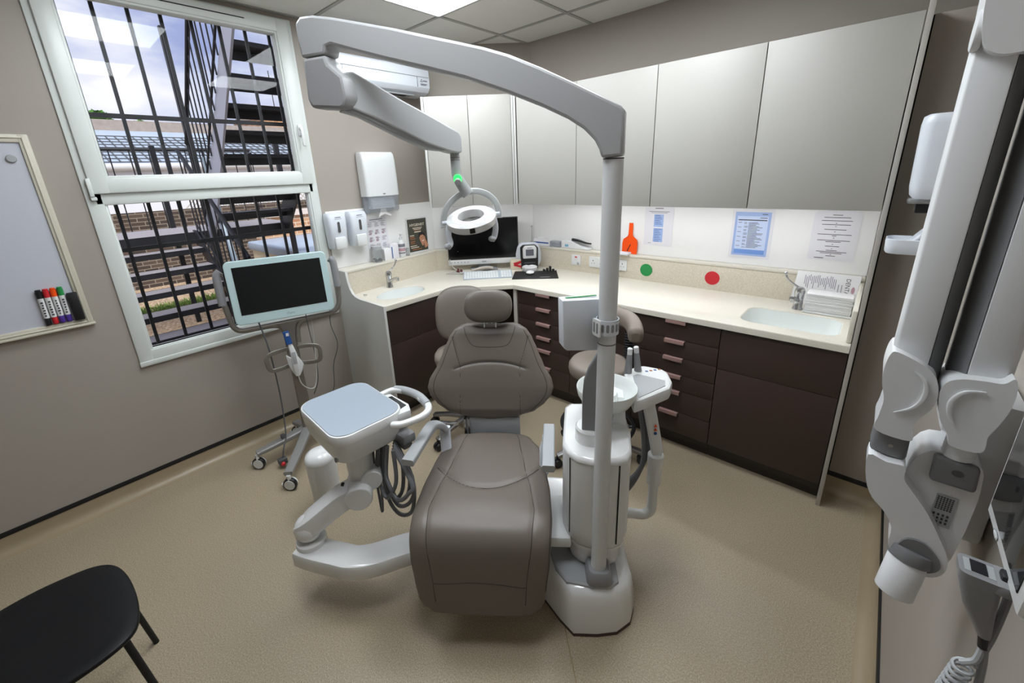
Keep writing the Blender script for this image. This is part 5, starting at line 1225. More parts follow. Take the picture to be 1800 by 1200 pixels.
pts = catmull([(1.70, 2.18, .87), (1.80, 2.215, .88), (1.93, 2.20, .885), (2.03, 2.155, .88), (2.09, 2.09, .865), (2.125, 2.03, .845)], 5)
sweep(b, pts, sel(.042, .052, 2.6, 24), scale=lambda s: (.55 + .45 * min(1, s * 6)) if s < .16 else ((1 - .5 * ((s - .94) / .06) ** 2) if s > .94 else 1)); obj('body_support', b, M['leather_pale'], s2_, ang=60)
b = nb(); cyl(b, (2.04, 2.14, .53), (2.04, 2.14, .84), .02, n=18); sweep(b, [(1.93, 2.0, .545), (2.0, 2.09, .54), (2.04, 2.14, .55)], rr(.05, .02, .006)); obj('support_post', b, M['plastic_black'], s2_)
b = nb()
for i in range(15): 
    R_ = [(2.04 + .026 * cos(2 * pi * j / 14), 2.14 + .026 * sin(2 * pi * j / 14), .58 + .016 * i + .016 * j / 14) for j in range(14)]
    tube(b, R_, .004, n=5)
obj('support_spring', b, M['matte_black'], s2_)
b = nb(); tube(b, [(1.925 + .215 * cos(2 * pi * j / 32), 2.0 + .215 * sin(2 * pi * j / 32), .24) for j in range(32)], .012, n=10, closed=True)
for j in range(3):
    a = 2 * pi * j / 3 + .5; cyl(b, (1.925 + .02 * cos(a), 2.0 + .02 * sin(a), .2), (1.925 + .21 * cos(a), 2.0 + .21 * sin(a), .238), .01, n=8)
obj('foot_ring', b, M['plastic_black'], s2_)
# ================================================================ RIGHT WALL: SANITISER, X-RAY ARM, CONTROL SCREEN
t = thing('sanitiser_dispenser', 'white hand sanitiser dispenser with a drip tray on the right wall near the tall panel', 'sanitiser dispenser', (W, 2.2, 1.36))
b = nb(); R = []
for z, x0_, yw in ((1.575, 3.085, .11), (1.59, 3.072, .12), (1.62, 3.067, .125), (1.83, 3.060, .125), (1.855, 3.063, .12), (1.862, 3.075, .11)):
    d_ = W - .001 - x0_; R.append([(x0_ + d_ / 2 + p[0], 2.2 + p[1], z) for p in rr(d_, yw, .035, 5)])
loft(b, R); obj('body', b, M['plastic_bluewhite'], t, ang=50)
b = nb(); box(b, (3.07, 2.14, 1.56), (3.16, 2.26, 1.577), bev=.006); obj('clear_base', b, M['clear_plastic'], t)
b = nb(); box(b, (3.095, 2.165, 1.525), (3.165, 2.235, 1.562), bev=.006); obj('nozzle', b, M['plastic_black'], t)
b = nb(); R = []
for k, z in ((.92, 1.375), (.98, 1.383), (1, 1.41), (1.0, 1.428), (.96, 1.43), (.90, 1.405), (.5, 1.40)): R.append([(3.122 + p[0] * k, 2.2 + p[1] * k, z) for p in rr(.17, .13, .035, 5)])
loft(b, R); obj('drip_tray', b, M['plastic_bluewhite'], t)
b = nb(); sweep(b, [(3.09, 2.2, 1.40), (3.112, 2.2, 1.415), (3.135, 2.2, 1.447), (3.16, 2.2, 1.475), (3.20, 2.2, 1.49), (3.25, 2.2, 1.495)], rr(.10, .02, .008), up=(0, 0, 1), smooth=4); obj('tray_support', b, M['plastic_bluewhite'], t)

xr = thing('xray_arm', 'white dental x-ray unit with folded twin arms on the right wall', 'x-ray unit', (W, 1.05, .9))
def hplate(b, poly, za, zb, bev=0): plate(b, poly, zb - za, Matrix.Translation((0, 0, za)), bev=bev)
mk('xray_white', 'e2e4e6', 0.28, var=.01); mk('xray_grey', '77787a', 0.4, var=.02)
b = nb(); hplate(b, [(3.064, 1.012), (3.068, .998), (3.1135, .992), (3.1135, 1.055), (3.066, 1.06)], 1.34, 1.90, bev=.003); f1 = obj('front_arm', b, M['xray_white'], xr)
b = nb(); hplate(b, [(3.114, .994), (3.134, 1.025), (3.134, 1.052), (3.114, 1.053)], 1.33, 1.90); obj('arm_inner_cover', b, M['xray_grey'], f1)
b = nb(); hplate(b, [(3.161, .994), (3.203, .996), (3.214, 1.01), (3.214, 1.055), (3.161, 1.055)], 1.34, 1.95, bev=.003); f2 = obj('rear_arm', b, M['xray_white'], xr)
b = nb(); hplate(b, [(3.160, .996), (3.160, 1.053), (3.140, 1.052), (3.140, 1.027)], 1.33, 1.95); obj('arm_inner_cover', b, M['xray_grey'], f2)
def vplate(b, poly, y, t_, bev, seg=3, ang=.9):
    plate(b, poly, t_, basis((0, y + t_ / 2, 0), (1, 0, 0), (0, 0, 1)), bev=bev, seg=seg, ang=ang)
def smp(poly, k=4): return [(p.x, p.y) for p in catmull([(q[0], q[1], 0) for q in poly], k, True)]
b = nb(); vplate(b, smp([(3.066, 1.99), (3.09, 2.0), (3.15, 2.005), (3.21, 1.995), (3.225, 1.94), (3.215, 1.875), (3.16, 1.862), (3.115, 1.86), (3.09, 1.862), (3.072, 1.88), (3.064, 1.93)]), 1.02, .10, .018, ang=2); obj('top_joint', b, M['xray_white'], xr, ang=50)
b = nb(); cyl(b, (3.061, 1.0, 1.90), (3.072, 1.0, 1.90), .028, n=28, bev=.004); obj('joint_cap', b, M['xray_white'], xr)
k1 = [(3.07, 1.394), (3.105, 1.379), (3.124, 1.361), (3.133, 1.331), (3.131, 1.302), (3.119, 1.274), (3.115, 1.25), (3.116, 1.228), (3.068, 1.232), (3.067, 1.265), (3.068, 1.297), (3.060, 1.33), (3.058, 1.358), (3.061, 1.386)]
b = nb(); vplate(b, smp(k1, 4), 1.015, .085, .022, 4, ang=2); j1 = obj('front_joint', b, M['xray_white'], xr, ang=60)
b = nb(); sweep(b, [(3.098, .970, 1.365), (3.114, .970, 1.348), (3.117, .970, 1.32), (3.107, .970, 1.295), (3.085, .970, 1.278)], rr(.006, .004, .0018), smooth=5, up=(0, 1, 0), scale=lambda s: .4 + .9 * sin(pi * s)); obj('moulded_rib', b, M['xray_white'], j1)
k2 = [(3.134, 1.331), (3.138, 1.355), (3.154, 1.367), (3.179, 1.371), (3.199, 1.373), (3.209, 1.384), (3.215, 1.364), (3.215, 1.333), (3.209, 1.299), (3.202, 1.274), (3.201, 1.243), (3.165, 1.241), (3.158, 1.26), (3.143, 1.287)]
b = nb(); vplate(b, smp(k2, 4), 1.015, .085, .022, 4, ang=2); j2 = obj('rear_joint', b, M['xray_white'], xr, ang=60)
b = nb(); sweep(b, [(3.184, .970, 1.353), (3.162, .970, 1.346), (3.150, .970, 1.325), (3.152, .970, 1.30), (3.162, .970, 1.28)], rr(.006, .004, .0018), smooth=5, up=(0, 1, 0), scale=lambda s: .4 + .9 * sin(pi * s)); obj('moulded_rib', b, M['xray_white'], j2)
b = nb(); vplate(b, [(3.0665, 1.234), (3.118, 1.230), (3.120, 1.174), (3.066, 1.178)], 1.01, .055, .01, ang=.9); cl = obj('grey_collar', b, M['xray_grey'], xr)
b = nb(); cyl(b, (3.094, .984, 1.203), (3.094, .981, 1.203), .004, n=12); obj('collar_screw', b, M['chrome'], cl)
yk = [(3.066, 1.180), (3.093, 1.176), (3.119, 1.177), (3.122, 1.152), (3.140, 1.127), (3.164, 1.096), (3.188, 1.053), (3.205, 1.017), (3.207, .987), (3.196, .966), (3.177, .960), (3.143, .973), (3.127, .998), (3.124, 1.04), (3.107, 1.07), (3.087, 1.09), (3.072, 1.125)]
b = nb(); vplate(b, smp(yk, 3), .99, .05, .014, 3, ang=2); yo = obj('yoke', b, M['xray_white'], xr, ang=60)
b = nb(); vplate(b, smp([(3.135, .99), (3.139, 1.012), (3.149, 1.031), (3.172, 1.033), (3.196, 1.008), (3.198, .988), (3.184, .972), (3.158, .966)], 4), .963, .006, .002, 2, ang=2); obj('pivot_disc', b, M['xray_grey'], yo)
hdp = [(3.150, 1.206), (3.198, 1.203), (3.216, 1.195), (3.222, 1.147), (3.222, 1.103), (3.220, 1.043), (3.213, .975), (3.192, .955), (3.15, .98), (3.135, 1.03), (3.128, 1.082), (3.128, 1.161)]
b = nb(); vplate(b, smp(hdp, 3), 1.045, .085, .022, 3, ang=2); th = obj('tube_head', b, M['xray_white'], xr, ang=60)
b = nb(); vplate(b, [(3.154, 1.206), (3.212, 1.201), (3.215, 1.151), (3.156, 1.151)], 1.0, .02, .006, ang=.9); cp = obj('rear_cap', b, M['xray_grey'], th)
b = nb(); plate(b, sel(.008, .006, 2, 20), .002, basis((3.187, .9897, 1.182), (1, 0, 0), (0, 0, 1))); obj('round_badge', b, M['plastic_darkgrey'], cp)
b = nb(); mxr_ = basis((3.187, 1.0015, 1.09), (1, 0, 0), (0, 0, 1)); box(b, (-.014, -.034, 0), (.014, .034, .0006), mx=mxr_); lbl = obj('rating_label', b, M['plastic_midgrey'], th)
b = nb(); random.seed(6)
for c_ in range(6):
    for r_ in range(7): box(b, (-.012 + c_ * .0038, .002 + r_ * .0042, .0006), (-.0095 + c_ * .0038, .0048 + r_ * .0042, .001), mx=mxr_)
for c_ in range(4):
    for r_ in range(3): box(b, (-.012 + c_ * .006, -.028 + r_ * .008, .0006), (-.009 + c_ * .006, -.023 + r_ * .008, .001), mx=mxr_)
obj('printed_text', b, M['ink'], lbl)
b = nb(); cyl(b, (3.16, .975, .985), (3.151, .955, .905), .0295, n=36, bev=.002); cn_ = obj('cone', b, M['xray_white'], xr)
b = nb(); cyl(b, (3.1625, .98, 1.003), (3.159, .973, .978), .0325, n=36, bev=.003); obj('cone_collar', b, M['xray_grey'], xr)
b = nb(); cyl(b, (3.183, 1.012, 1.205), (3.183, 1.012, 1.25), .021, .0205, n=28); cyl(b, (3.183, 1.012, 1.212), (3.183, 1.012, 1.215), .022, n=28); obj('rear_collar', b, M['xray_white'], xr)
b = nb(); box(b, (3.19, 1.06, 1.0), (W - .001, 1.26, 1.30), bev=.01); box(b, (3.165, 1.10, 1.2), (3.2, 1.2, 1.30), bev=.01); box(b, (3.15, 1.055, 1.29), (3.21, 1.16, 1.33), bev=.008); obj('wall_bracket', b, M['xray_white'], xr)

sp = thing('control_screen', 'wall mounted control screen with a white bezel at the right edge of the photo', 'control panel', (W, .77, 1.2))
b = nb(); box(b, (3.205, .66, 1.20), (W - .001, .872, 1.52), bev=.006); bz = obj('bezel', b, M['plastic_white'], sp)
b = nb(); box(b, (3.2035, .675, 1.222), (3.2052, .858, 1.505), bev=.0008); obj('screen', b, M['screen_dark'], bz)
b = nb(); R_ = basis((3.2047, .80, 1.2105), (0, -1, 0), (0, 0, 1)); plate(b, sel(.012, .0045, 2.4, 20), .0006, R_ @ Matrix.Translation((0, 0, .0004))); plate(b, sel(.009, .0025, 2.4, 20), .0012, R_ @ Matrix.Translation((0, 0, .0004)), mi=1); obj('badge', b, [M['plastic_midgrey'], M['plastic_white']], bz)
wh = thing('exposure_handset', 'grey hand switch hanging in its holder below the control screen', 'handset', (3.205, .72, 1.08))
b = nb(); R = []
for z, xa, xb_, yw in ((1.203, 3.163, 3.205, .04), (1.19, 3.164, 3.2035, .038), (1.15, 3.176, 3.207, .032), (1.115, 3.194, 3.2115, .024), (1.104, 3.199, 3.2125, .018)): R.append([((xa + xb_) / 2 + p[0], .72 + p[1], z) for p in rr(xb_ - xa, yw, .008, 4)])
loft(b, R); hb = obj('grip', b, M['plastic_grey'], wh, ang=50)
b = nb(); box(b, (3.168, .708, 1.2025), (3.196, .733, 1.2036)); obj('recess', b, M['plastic_midgrey'], hb)
b = nb(); box(b, (3.174, .709, 1.203), (3.189, .732, 1.2045)); obj('button', b, M['plastic_black'], hb)
b = nb(); box(b, (3.195, .70, 1.188), (3.215, .742, 1.204), bev=.004); box(b, (3.2, .712, 1.2), (3.212, .73, 1.211), bev=.003, mi=1); obj('holder', b, [M['plastic_grey'], M['plastic_black']], wh)
b = nb(); cyl(b, (3.206, .72, 1.106), (3.210, .72, 1.083), .0055, n=12); obj('strain_relief', b, M['plastic_black'], wh)
b = nb(); tube(b, [(3.210, .72, 1.085), (3.208, .717, 1.06), (3.200, .715, 1.05), (3.196, .715, 1.046)], .0042, n=8, smooth=4)
hp_ = []
for i in range(150):
    a = 2 * pi * i / 13; s = i / 150; hp_.append((3.200 - .012 * s + .010 * cos(a), .715 + .010 * sin(a), 1.046 - .12 * s + .003 * cos(a)))
tube(b, hp_, .0026, n=6); obj('coiled_lead', b, M['plastic_midgrey'], wh)
b = nb(); tube(b, [(3.211, .72, 1.085), (3.216, .72, 1.05), (3.219, .715, 1.0), (3.222, .705, .9), (3.225, .69, .7)], .0045, n=8, smooth=4); tube(b, [(3.214, .735, 1.205), (3.216, .73, 1.16), (3.214, .722, 1.11), (3.212, .72, 1.08)], .0045, n=8, smooth=4); obj('straight_lead', b, M['plastic_grey'], wh)

# ================================================================ BLACK CHAIR
bc_ = thing('black_chair', 'black wooden chair with tube legs in the near left corner', 'chair', (1.34, -.3, 0))
so_ = [(1.10, -.30), (1.108, -.235), (1.125, -.17), (1.165, -.12), (1.235, -.093), (1.34, -.082), (1.44, -.084), (1.512, -.098), (1.55, -.13), (1.567, -.18), (1.573, -.25), (1.57, -.34), (1.55, -.44), (1.50, -.50), (1.34, -.52), (1.18, -.50), (1.125, -.44), (1.105, -.37)]
pp = [(p.x, p.y) for p in catmull([(q[0], q[1], 0) for q in so_], 4, True)]
b = nb(); R = []
def dz(x, y): return -.010 * math.exp(-((x - 1.34) / .13) ** 2 - ((y + .32) / .15) ** 2) - (.010 * max(0, (y + .16) / .08) ** 2 if y > -.16 else 0)
for k, z in ((.97, .438), (.995, .442), (1, .448), (.995, .454), (.98, .456), (.85, .456), (.6, .456), (.3, .456), (.02, .456)):
    R.append([(1.34 + (p[0] - 1.34) * k, -.29 + (p[1] + .29) * k, z + dz(1.34 + (p[0] - 1.34) * k, -.29 + (p[1] + .29) * k)) for p in pp])
loft(b, R); obj('seat', b, mat('black_wood', '08080a', 0.5, var=.3, scale=14, bump=.1, bscale=60, spec=.3), bc_, ang=60)
for (xl, yl, xf, yf) in ((1.165, -.135, 1.138, -.092), (1.525, -.135, 1.55, -.09), (1.17, -.47, 1.14, -.53), (1.51, -.47, 1.54, -.53)):
    b = nb(); tube(b, [(1.34, yl, .43), (xl + (.05 if xl < 1.34 else -.05), yl, .43), (xl + (.012 if xl < 1.34 else -.012), yl + (yf - yl) * .1, .422), (xl, yl + (yf - yl) * .15, .395), (xf, yf, .0)], .0095, n=12, smooth=4); obj('leg', b, M['matte_black'], bc_)
b = nb(); R = []
for i in range(9):
    s = i / 8; zz = .62 + .2 * s; R.append([(1.34 + p[0], -.555 - .04 * s + p[1] - .05 * (1 - (p[0] / .21) ** 2) + .05, zz) for p in rr(.40 - .08 * (2 * s - 1) ** 2, .014, .006, 4)])
loft(b, R); obj('backrest', b, M['matte_black'], bc_, ang=60)
for sg in (-1, 1):
    b = nb(); tube(b, [(1.34 + sg * .16, -.47, .43), (1.34 + sg * .165, -.53, .5), (1.34 + sg * .16, -.56, .66), (1.34 + sg * .155, -.575, .76)], .0095, n=12, smooth=4); obj('back_tube', b, M['matte_black'], bc_)
# ================================================================ OUTSIDE THE WINDOW
gr = thing('window_grille', 'black steel security bars outside the window', 'grille', (-.125, .8, .75))
for k in range(8):
    yy = .323 + .1405 * k
    b = nb(); box(b, (-.131, yy - .0085, .772), (-.119, yy + .0085, 2.702)); obj('upright_bar', b, M['black_metal'], gr)
for zz in (1.404, 2.105):
    b = nb(); box(b, (-.128, .206, zz - .012), (-.12, 1.395, zz + .012)); obj('cross_bar', b, M['black_metal'], gr)

ground = nb(); box(ground, (-30, -12, -.30), (-.17, 30, -.15)); go = obj('ground', ground, M['gravel']); go['kind'] = 'structure'
b = nb(); random.seed(31)
def grass(b, cx, cy, rx, ry, n, hh):
    for i in range(n):
        x_ = cx + random.uniform(-rx, rx); y_ = cy + random.uniform(-ry, ry); a = random.random() * 6.28; h_ = hh * random.uniform(.5, 1.2); w_ = .012
        v = [b.verts.new((x_ - w_ * cos(a), y_ - w_ * sin(a), -.15)), b.verts.new((x_ + w_ * cos(a), y_ + w_ * sin(a), -.15)), b.verts.new((x_ + random.uniform(-.06, .06), y_ + random.uniform(-.06, .06), -.15 + h_))]
        b.faces.new(v)
grass(b, -5.2, .95, .45, 1.25, 2600, .09); grass(b, -3.55, .95, .18, .7, 700, .06)
o = obj('grass', b, M['grass'], flat=True); o['kind'] = 'stuff'; o['label'] = 'rough green grass growing in the gravel behind the steps'; o['category'] = 'grass'

# lower flight, landing and upper flight
fs = thing('fire_escape', 'black steel fire escape stairs outside the window', 'staircase', (-3, .9, -.15))
YA, YB_ = -.35, 1.27
LX_, LZ_ = -3.176, 1.204
for k in range(1, 9):
    x_ = LX_ + .26 * k; z_ = LZ_ - .171 * k
    if z_ < -.1: break
    b = nb(); box(b, (x_ - .235, YA, z_ - .03), (x_ - .004, YB_, z_)); tr0 = obj('tread', b, M['tread_metal'], fs)
    b = nb(); box(b, (x_ - .006, YA, z_ - .055), (x_ + .004, YB_, z_ + .001)); box(b, (x_ - .24, YA, z_ - .045), (x_ - .23, YB_, z_ + .001)); obj('tread_lip', b, M['black_metal'], tr0)
for yy in (YA - .02, YB_):
    b = nb(); plate(b, [(LX_ - .05, LZ_ + .02), (LX_ + .05, LZ_ + .02), (LX_ + 2.05, LZ_ - .171 / .26 * 2.0 + .02), (LX_ + 2.05, LZ_ - .171 / .26 * 2.0 - .16), (LX_ - .05, LZ_ - .14)], .02, basis((0, yy + .02, 0), (1, 0, 0), (0, 0, 1))); obj('stringer', b, M['black_metal'], fs)
b = nb(); box(b, (LX_ - 1.0, YA, LZ_ - .03), (LX_, 2.42, LZ_)); obj('landing', b, mat('landing_grey', '9b9597', 0.8, var=.15, scale=25), fs)
b = nb(); box(b, (LX_ - .012, YA, LZ_ - .135), (LX_ + .006, YB_ + .02, LZ_ - .002)); box(b, (LX_ - .012, YB_, LZ_ - .16), (LX_ + .006, 2.42, LZ_ - .002)); obj('landing_fascia', b, M['black_metal'], fs)
UY0, UY1 = 1.44, 2.30
for k in range(1, 10):
    x_ = LX_ + .225 * k; z_ = LZ_ + .207 * k
    b = nb(); box(b, (x_ - .01, UY0, z_ - .035), (x_ + .215, UY1, z_)); box(b, (x_ - .012, UY0, z_ - .105), (x_ - .004, UY1, z_)); obj('tread', b, M['black_metal'], fs)
for yy, mm_ in ((UY0 - .02, 'stringer_lit'), (UY1, 'black_metal')):
    if mm_ not in M: mk(mm_, 'a9acb8', 0.5, 0.1)  # pale tone paints the light falling on the grey steel stringer
    b = nb(); plate(b, [(LX_ - .02, LZ_ - .10), (LX_ + .18, LZ_ - .10), (LX_ + 2.2, LZ_ + .207 / .225 * 2.02 - .10), (LX_ + 2.2, LZ_ + .207 / .225 * 2.02 + .15), (LX_ - .02, LZ_ + .14)], .02, basis((0, yy + .02, 0), (1, 0, 0), (0, 0, 1))); obj('stringer', b, M[mm_], fs)
def rail(x0, z0_, x1, z1_, y, n, hh=.95, name='baluster'):
    for i in range(n):
        s = i / (n - 1); x_ = x0 + (x1 - x0) * s; z_ = z0_ + (z1_ - z0_) * s
        b = nb(); cyl(b, (x_, y, z_), (x_, y, z_ + hh), .007, n=6); obj(name, b, M['black_metal'], fs)
    b = nb(); tube(b, [(x0, y, z0_ + hh), (x1, y, z1_ + hh)], .022, n=8); tube(b, [(x0, y, z0_ + .12), (x1, y, z1_ + .12)], .012, n=6); obj('handrail', b, M['black_metal'], fs)
rail(LX_ + .05, LZ_ + .05, LX_ + 2.0, LZ_ + .05 + .207 / .225 * 1.95, UY0 - .03, 15)
rail(LX_ + .05, LZ_ - .02, LX_ + 1.7, LZ_ - .02 - .171 / .26 * 1.65, YB_ + .03, 12)
rail(LX_ - .95, LZ_, LX_ - .951, LZ_, 2.40, 2)
for i in range(15):
    yy = YA + i * .195; b = nb(); cyl(b, (LX_ - .97, yy, LZ_), (LX_ - .97, yy, LZ_ + 1.0), .007, n=6); obj('baluster', b, M['black_metal'], fs)
b = nb(); tube(b, [(LX_ - .97, YA, LZ_ + 1.0), (LX_ - .97, 2.40, LZ_ + 1.0)], .02, n=8); obj('handrail', b, M['black_metal'], fs)
for x_, y_, za, zb in ((LX_ + .02, 1.45, -.15, 3.4), (LX_ - .96, 1.25, -.15, 2.25), (LX_ + .02, 2.40, -.15, 2.3)):
    b = nb(); box(b, (x_ - .028, y_ - .028, za), (x_ + .028, y_ + .028, zb)); obj('post', b, M['black_metal'], fs)
b = nb(); tube(b, [(LX_ + .02, 1.56, 2.05), (LX_ + .3, 1.5, 1.45), (LX_ + .75, 1.46, .55), (LX_ + 1.1, 1.44, -.1)], .03, n=10); obj('pale_tube', b, mat('pale_tube', '8fa0ad', 0.4), fs)

# garden wall, neighbours
b = nb(); box(b, (-7.7, -6, -.15), (-7.5, 5.0, 1.30)); tag(obj('garden_wall', b, M['brick_dark']), 'dark old brick garden wall behind the fire escape', 'wall')
tr2 = thing('lattice_fence', 'pale lattice fence panel on top of the dark garden wall', 'fence', (-7.6, 3.2, 1.3))
b = nb()
for i in range(26):
    y_ = 2.35 + i * .1
    for sg in (-1, 1): cyl(b, (-7.6, y_ - sg * .2, 1.3), (-7.6, y_ + sg * .2, 1.7), .012, n=5)
obj('lattice', b, mat('lattice_wood', 'b9b4a8', 0.9), tr2)
b = nb(); box(b, (-7.63, 2.2, 1.68), (-7.57, 5.0, 1.74)); obj('top_rail', b, mat('lattice_rail', 'a9a498', 0.9), tr2)
hs = thing('white_house', 'white rendered low house with a pale panelled roof beyond the garden wall', 'house', (-12, 2.5, -.15))
b = nb(); box(b, (-15, -8, -.15), (-11.0, 14, 2.22)); obj('wall', b, M['white_render'], hs)
b = nb(); cyl(b, (-10.93, -8, 2.25), (-10.93, 14, 2.25), .09, n=14); obj('gutter', b, mat('gutter', 'c4c4c4', 0.5), hs)
b = nb(); plate(b, [(-11.0, 2.33), (-15.0, 3.47), (-15.0, 3.3), (-11.0, 2.2)], 22, basis((0, -8, 0), (1, 0, 0), (0, 0, 1), (0, 1, 0))); rf = obj('roof', b, M['lead_roof'], hs)
b = nb()
for i in range(60):
    y_ = -2 + i * .2
    for (xa, za, xb_, zb) in ((-11.1, 2.36, -12.5, 2.758), (-12.65, 2.80, -14.1, 3.214)): 
        sweep(b, [(xa, y_, za + .02), (xb_, y_, zb + .02)], [(-.012, -.01), (.012, -.01), (.012, .01), (-.012, .01)])
for x_ in (-11.1, -11.45, -11.8, -12.15, -12.5, -12.65, -13.0, -13.35, -13.7, -14.1):
    z_ = 2.33 + (-11 - x_) * .285 + .01; box(b, (x_ - .012, -2, z_), (x_ + .012, 10, z_ + .02))
obj('mesh_panels', b, M['plastic_darkgrey'], rf)
b = nb(); box(b, (-15.6, -8, 3.3), (-15.0, 14, 3.78)); obj('ridge', b, M['slate'], hs)
hr = thing('brick_house', 'red brick house with a chimney far beyond the stairs', 'house', (-18, 10, -.15))
b = nb(); box(b, (-19.5, 7.2, -.15), (-16.5, 14, 4.3)); obj('wall', b, M['brick_red'], hr)
b = nb(); plate(b, [(-16.4, 4.3), (-19.6, 4.3), (-18, 5.0)], 6.9, basis((0, 7.15, 0), (1, 0, 0), (0, 0, 1), (0, 1, 0))); obj('roof', b, M['slate'], hr)
b = nb(); box(b, (-17.2, 8.85, 4.3), (-16.6, 9.75, 5.35)); ck = obj('chimney_stack', b, M['brick_red'], hr)
for i in range(3):
    b = nb(); lathe(b, [(.12, 5.35), (.10, 5.8), (.12, 5.85), (.0, 5.86)], 12, Matrix.Translation((-16.9, 9.0 + i * .3, 0))); obj('chimney_pot', b, M['terracotta'], ck)
b = nb(); cyl(b, (-16.6, 7.9, 4.3), (-16.6, 7.9, 6.1), .02, n=6); cyl(b, (-16.6, 7.6, 5.6), (-16.6, 8.2, 5.75), .02, n=6)
for i in range(5): cyl(b, (-16.8, 7.62 + i * .14, 5.61 + i * .035), (-16.4, 7.62 + i * .14, 5.61 + i * .035), .012, n=5)
obj('roof_aerial', b, M['plastic_darkgrey'], hr)
rw = thing('rubble_wall', 'mixed red brick side wall with a pale stone cap', 'wall', (-5.6, 4.2, -.15))
b = nb(); box(b, (-5.75, 2.75, -.15), (-5.5, 7.0, 1.12)); obj('brickwork', b, M['brick_red'], rw)
b = nb(); box(b, (-5.82, 2.7, 1.12), (-5.43, 7.0, 1.21)); obj('cap', b, M['stone_cap'], rw)
ob_ = thing('outbuilding', 'low outbuilding with a flat pale grey roof below the window', 'outbuilding', (-4.5, 4.0, -.15))
b = nb(); box(b, (-5.4, 2.53, -.15), (-3.3, 6.5, .60)); obj('wall', b, mat('cream_render', 'd6c7a8', 0.9), ob_)
b = nb(); box(b, (-5.45, 2.48, .60), (-3.22, 6.5, .74), bev=.03); obj('flat_roof', b, M['lead_roof'], ob_)
b = nb(); box(b, (-3.0, 1.02, -.148), (-2.55, 1.32, -.05), bev=.02); tag(obj('metal_sheet', b, M['lead_roof']), 'pale metal sheet lying on the gravel under the stairs', 'metal sheet')
# far trees
def tree(x, y, z0_, h_, r_, lab):
    t = thing('far_tree', lab, 'tree', (x, y, -.15))
    b = nb(); cyl(b, (x, y, -.15), (x, y, z0_ + h_ * .3), .12, .06, n=8); obj('trunk', b, mat('bark', '4a3b30', .9), t)
    b = nb()
    for i in range(900):
        a = random.random() * 6.283; e_ = random.uniform(-1, 1); q = r_ * random.random() ** .4
        c_ = Vector((x + q * cos(a) * sqrt(1 - e_ * e_), y + q * sin(a) * sqrt(1 - e_ * e_), z0_ + h_ * .5 + e_ * q * h_ / (2 * r_)))
        d1 = Vector((random.uniform(-1, 1), random.uniform(-1, 1), random.uniform(-1, 1))).normalized() * .11; d2 = d1.orthogonal().normalized() * .08
        b.faces.new([b.verts.new(c_ + d1), b.verts.new(c_ + d2), b.verts.new(c_ - d1), b.verts.new(c_ - d2)])
    obj('foliage', b, M['leaf'], t, flat=True)
tree(-20, 2.65, 3.75, .9, .42, 'bushy green treetop above the far roof, left in the window')
tree(-20, 3.9, 3.75, .6, .22, 'small sparse treetop above the far roof, right of the bushy one')
# ================================================================ LIGHT AND CAMERA
w = bpy.data.worlds.new('sky'); SC.world = w; w.use_nodes = True
nt = w.node_tree; bg = nt.nodes['Background']
tc = nt.nodes.new('ShaderNodeTexCoord')
mp = nt.nodes.new('ShaderNodeMapping'); mp.inputs['Scale'].default_value = (1.0, 1.0, 2.6); mp.inputs['Location'].default_value = (0.35, 0.1, 0.0)
nt.links.new(tc.outputs['Generated'], mp.inputs['Vector'])
nz = nt.nodes.new('ShaderNodeTexNoise'); nz.inputs['Scale'].default_value = 3.2; nz.inputs['Detail'].default_value = 7; nz.inputs['Roughness'].default_value = 0.55
nt.links.new(mp.outputs[0], nz.inputs['Vector'])
cr = nt.nodes.new('ShaderNodeValToRGB'); e = cr.color_ramp.elements
e[0].position = 0.36; e[0].color = (*hexc('9aa6d2'), 1); e[1].position = 0.62; e[1].color = (*hexc('f4f5fb'), 1)
k_ = cr.color_ramp.elements.new(0.48); k_.color = (*hexc('c3cbe6'), 1)
nt.links.new(nz.outputs['Fac'], cr.inputs['Fac'])
sx = nt.nodes.new('ShaderNodeSeparateXYZ'); nt.links.new(tc.outputs['Generated'], sx.inputs[0])
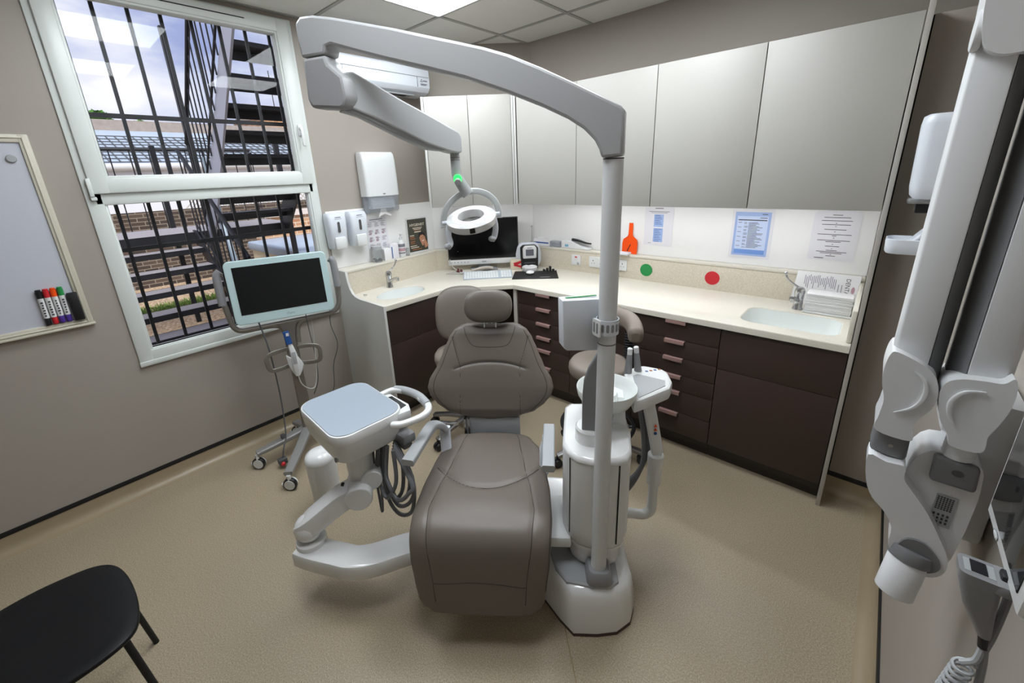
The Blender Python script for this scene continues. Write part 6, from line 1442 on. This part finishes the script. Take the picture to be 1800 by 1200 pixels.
m1 = nt.nodes.new('ShaderNodeMapRange'); m1.inputs['From Min'].default_value = 0.0; m1.inputs['From Max'].default_value = 0.22; m1.inputs['To Min'].default_value = 0.75; m1.inputs['To Max'].default_value = 0.0
nt.links.new(sx.outputs['Z'], m1.inputs['Value'])
mxr = nt.nodes.new('ShaderNodeMix'); mxr.data_type = 'RGBA'
nt.links.new(m1.outputs[0], mxr.inputs['Factor']); nt.links.new(cr.outputs['Color'], mxr.inputs['A']); mxr.inputs['B'].default_value = (*hexc('eef0f8'), 1)
nt.links.new(mxr.outputs['Result'], bg.inputs['Color'])
bg.inputs['Strength'].default_value = 1.4
sd = bpy.data.lights.new('sun', 'SUN'); sd.energy = 4.5; sd.angle = radians(12); so = bpy.data.objects.new('sun', sd); COL.objects.link(so)
so.rotation_euler = Vector((-0.75, 0.25, -0.75)).to_track_quat('-Z', 'Y').to_euler()

cd = bpy.data.cameras.new('camera'); cam = bpy.data.objects.new('camera', cd); COL.objects.link(cam)
FPX, PX, PY = 728.119, -18.184, -67.080
yaw, pit, rol = 0.7418338, 0.3044055, -0.0437381
fwd = Vector((-sin(yaw) * cos(pit), cos(yaw) * cos(pit), -sin(pit)))
ri = Vector((cos(yaw), sin(yaw), 0)); up = ri.cross(fwd)
r2 = ri * cos(rol) + up * sin(rol); u2 = -ri * sin(rol) + up * cos(rol)
mxc = Matrix.Identity(4)
for i in range(3): mxc[i][0] = r2[i]; mxc[i][1] = u2[i]; mxc[i][2] = -fwd[i]
mxc.translation = Vector((3.00425, 0.0, 1.72965))
cam.matrix_world = mxc
cd.sensor_fit = 'HORIZONTAL'; cd.sensor_width = 36.0; cd.lens = 36.0 * FPX / 1800.0
cd.shift_x = -PX / 1800.0; cd.shift_y = PY / 1800.0
cd.clip_start = 0.02
SC.camera = cam
vs = SC.view_settings; vs.view_transform = 'Standard'; vs.look = 'None'; vs.exposure = -0.3; vs.gamma = 1.0; vs.use_curve_mapping = False
SC.cycles.max_bounces = 10; SC.cycles.diffuse_bounces = 5; SC.cycles.transparent_max_bounces = 12
SC.cycles.use_denoising = True
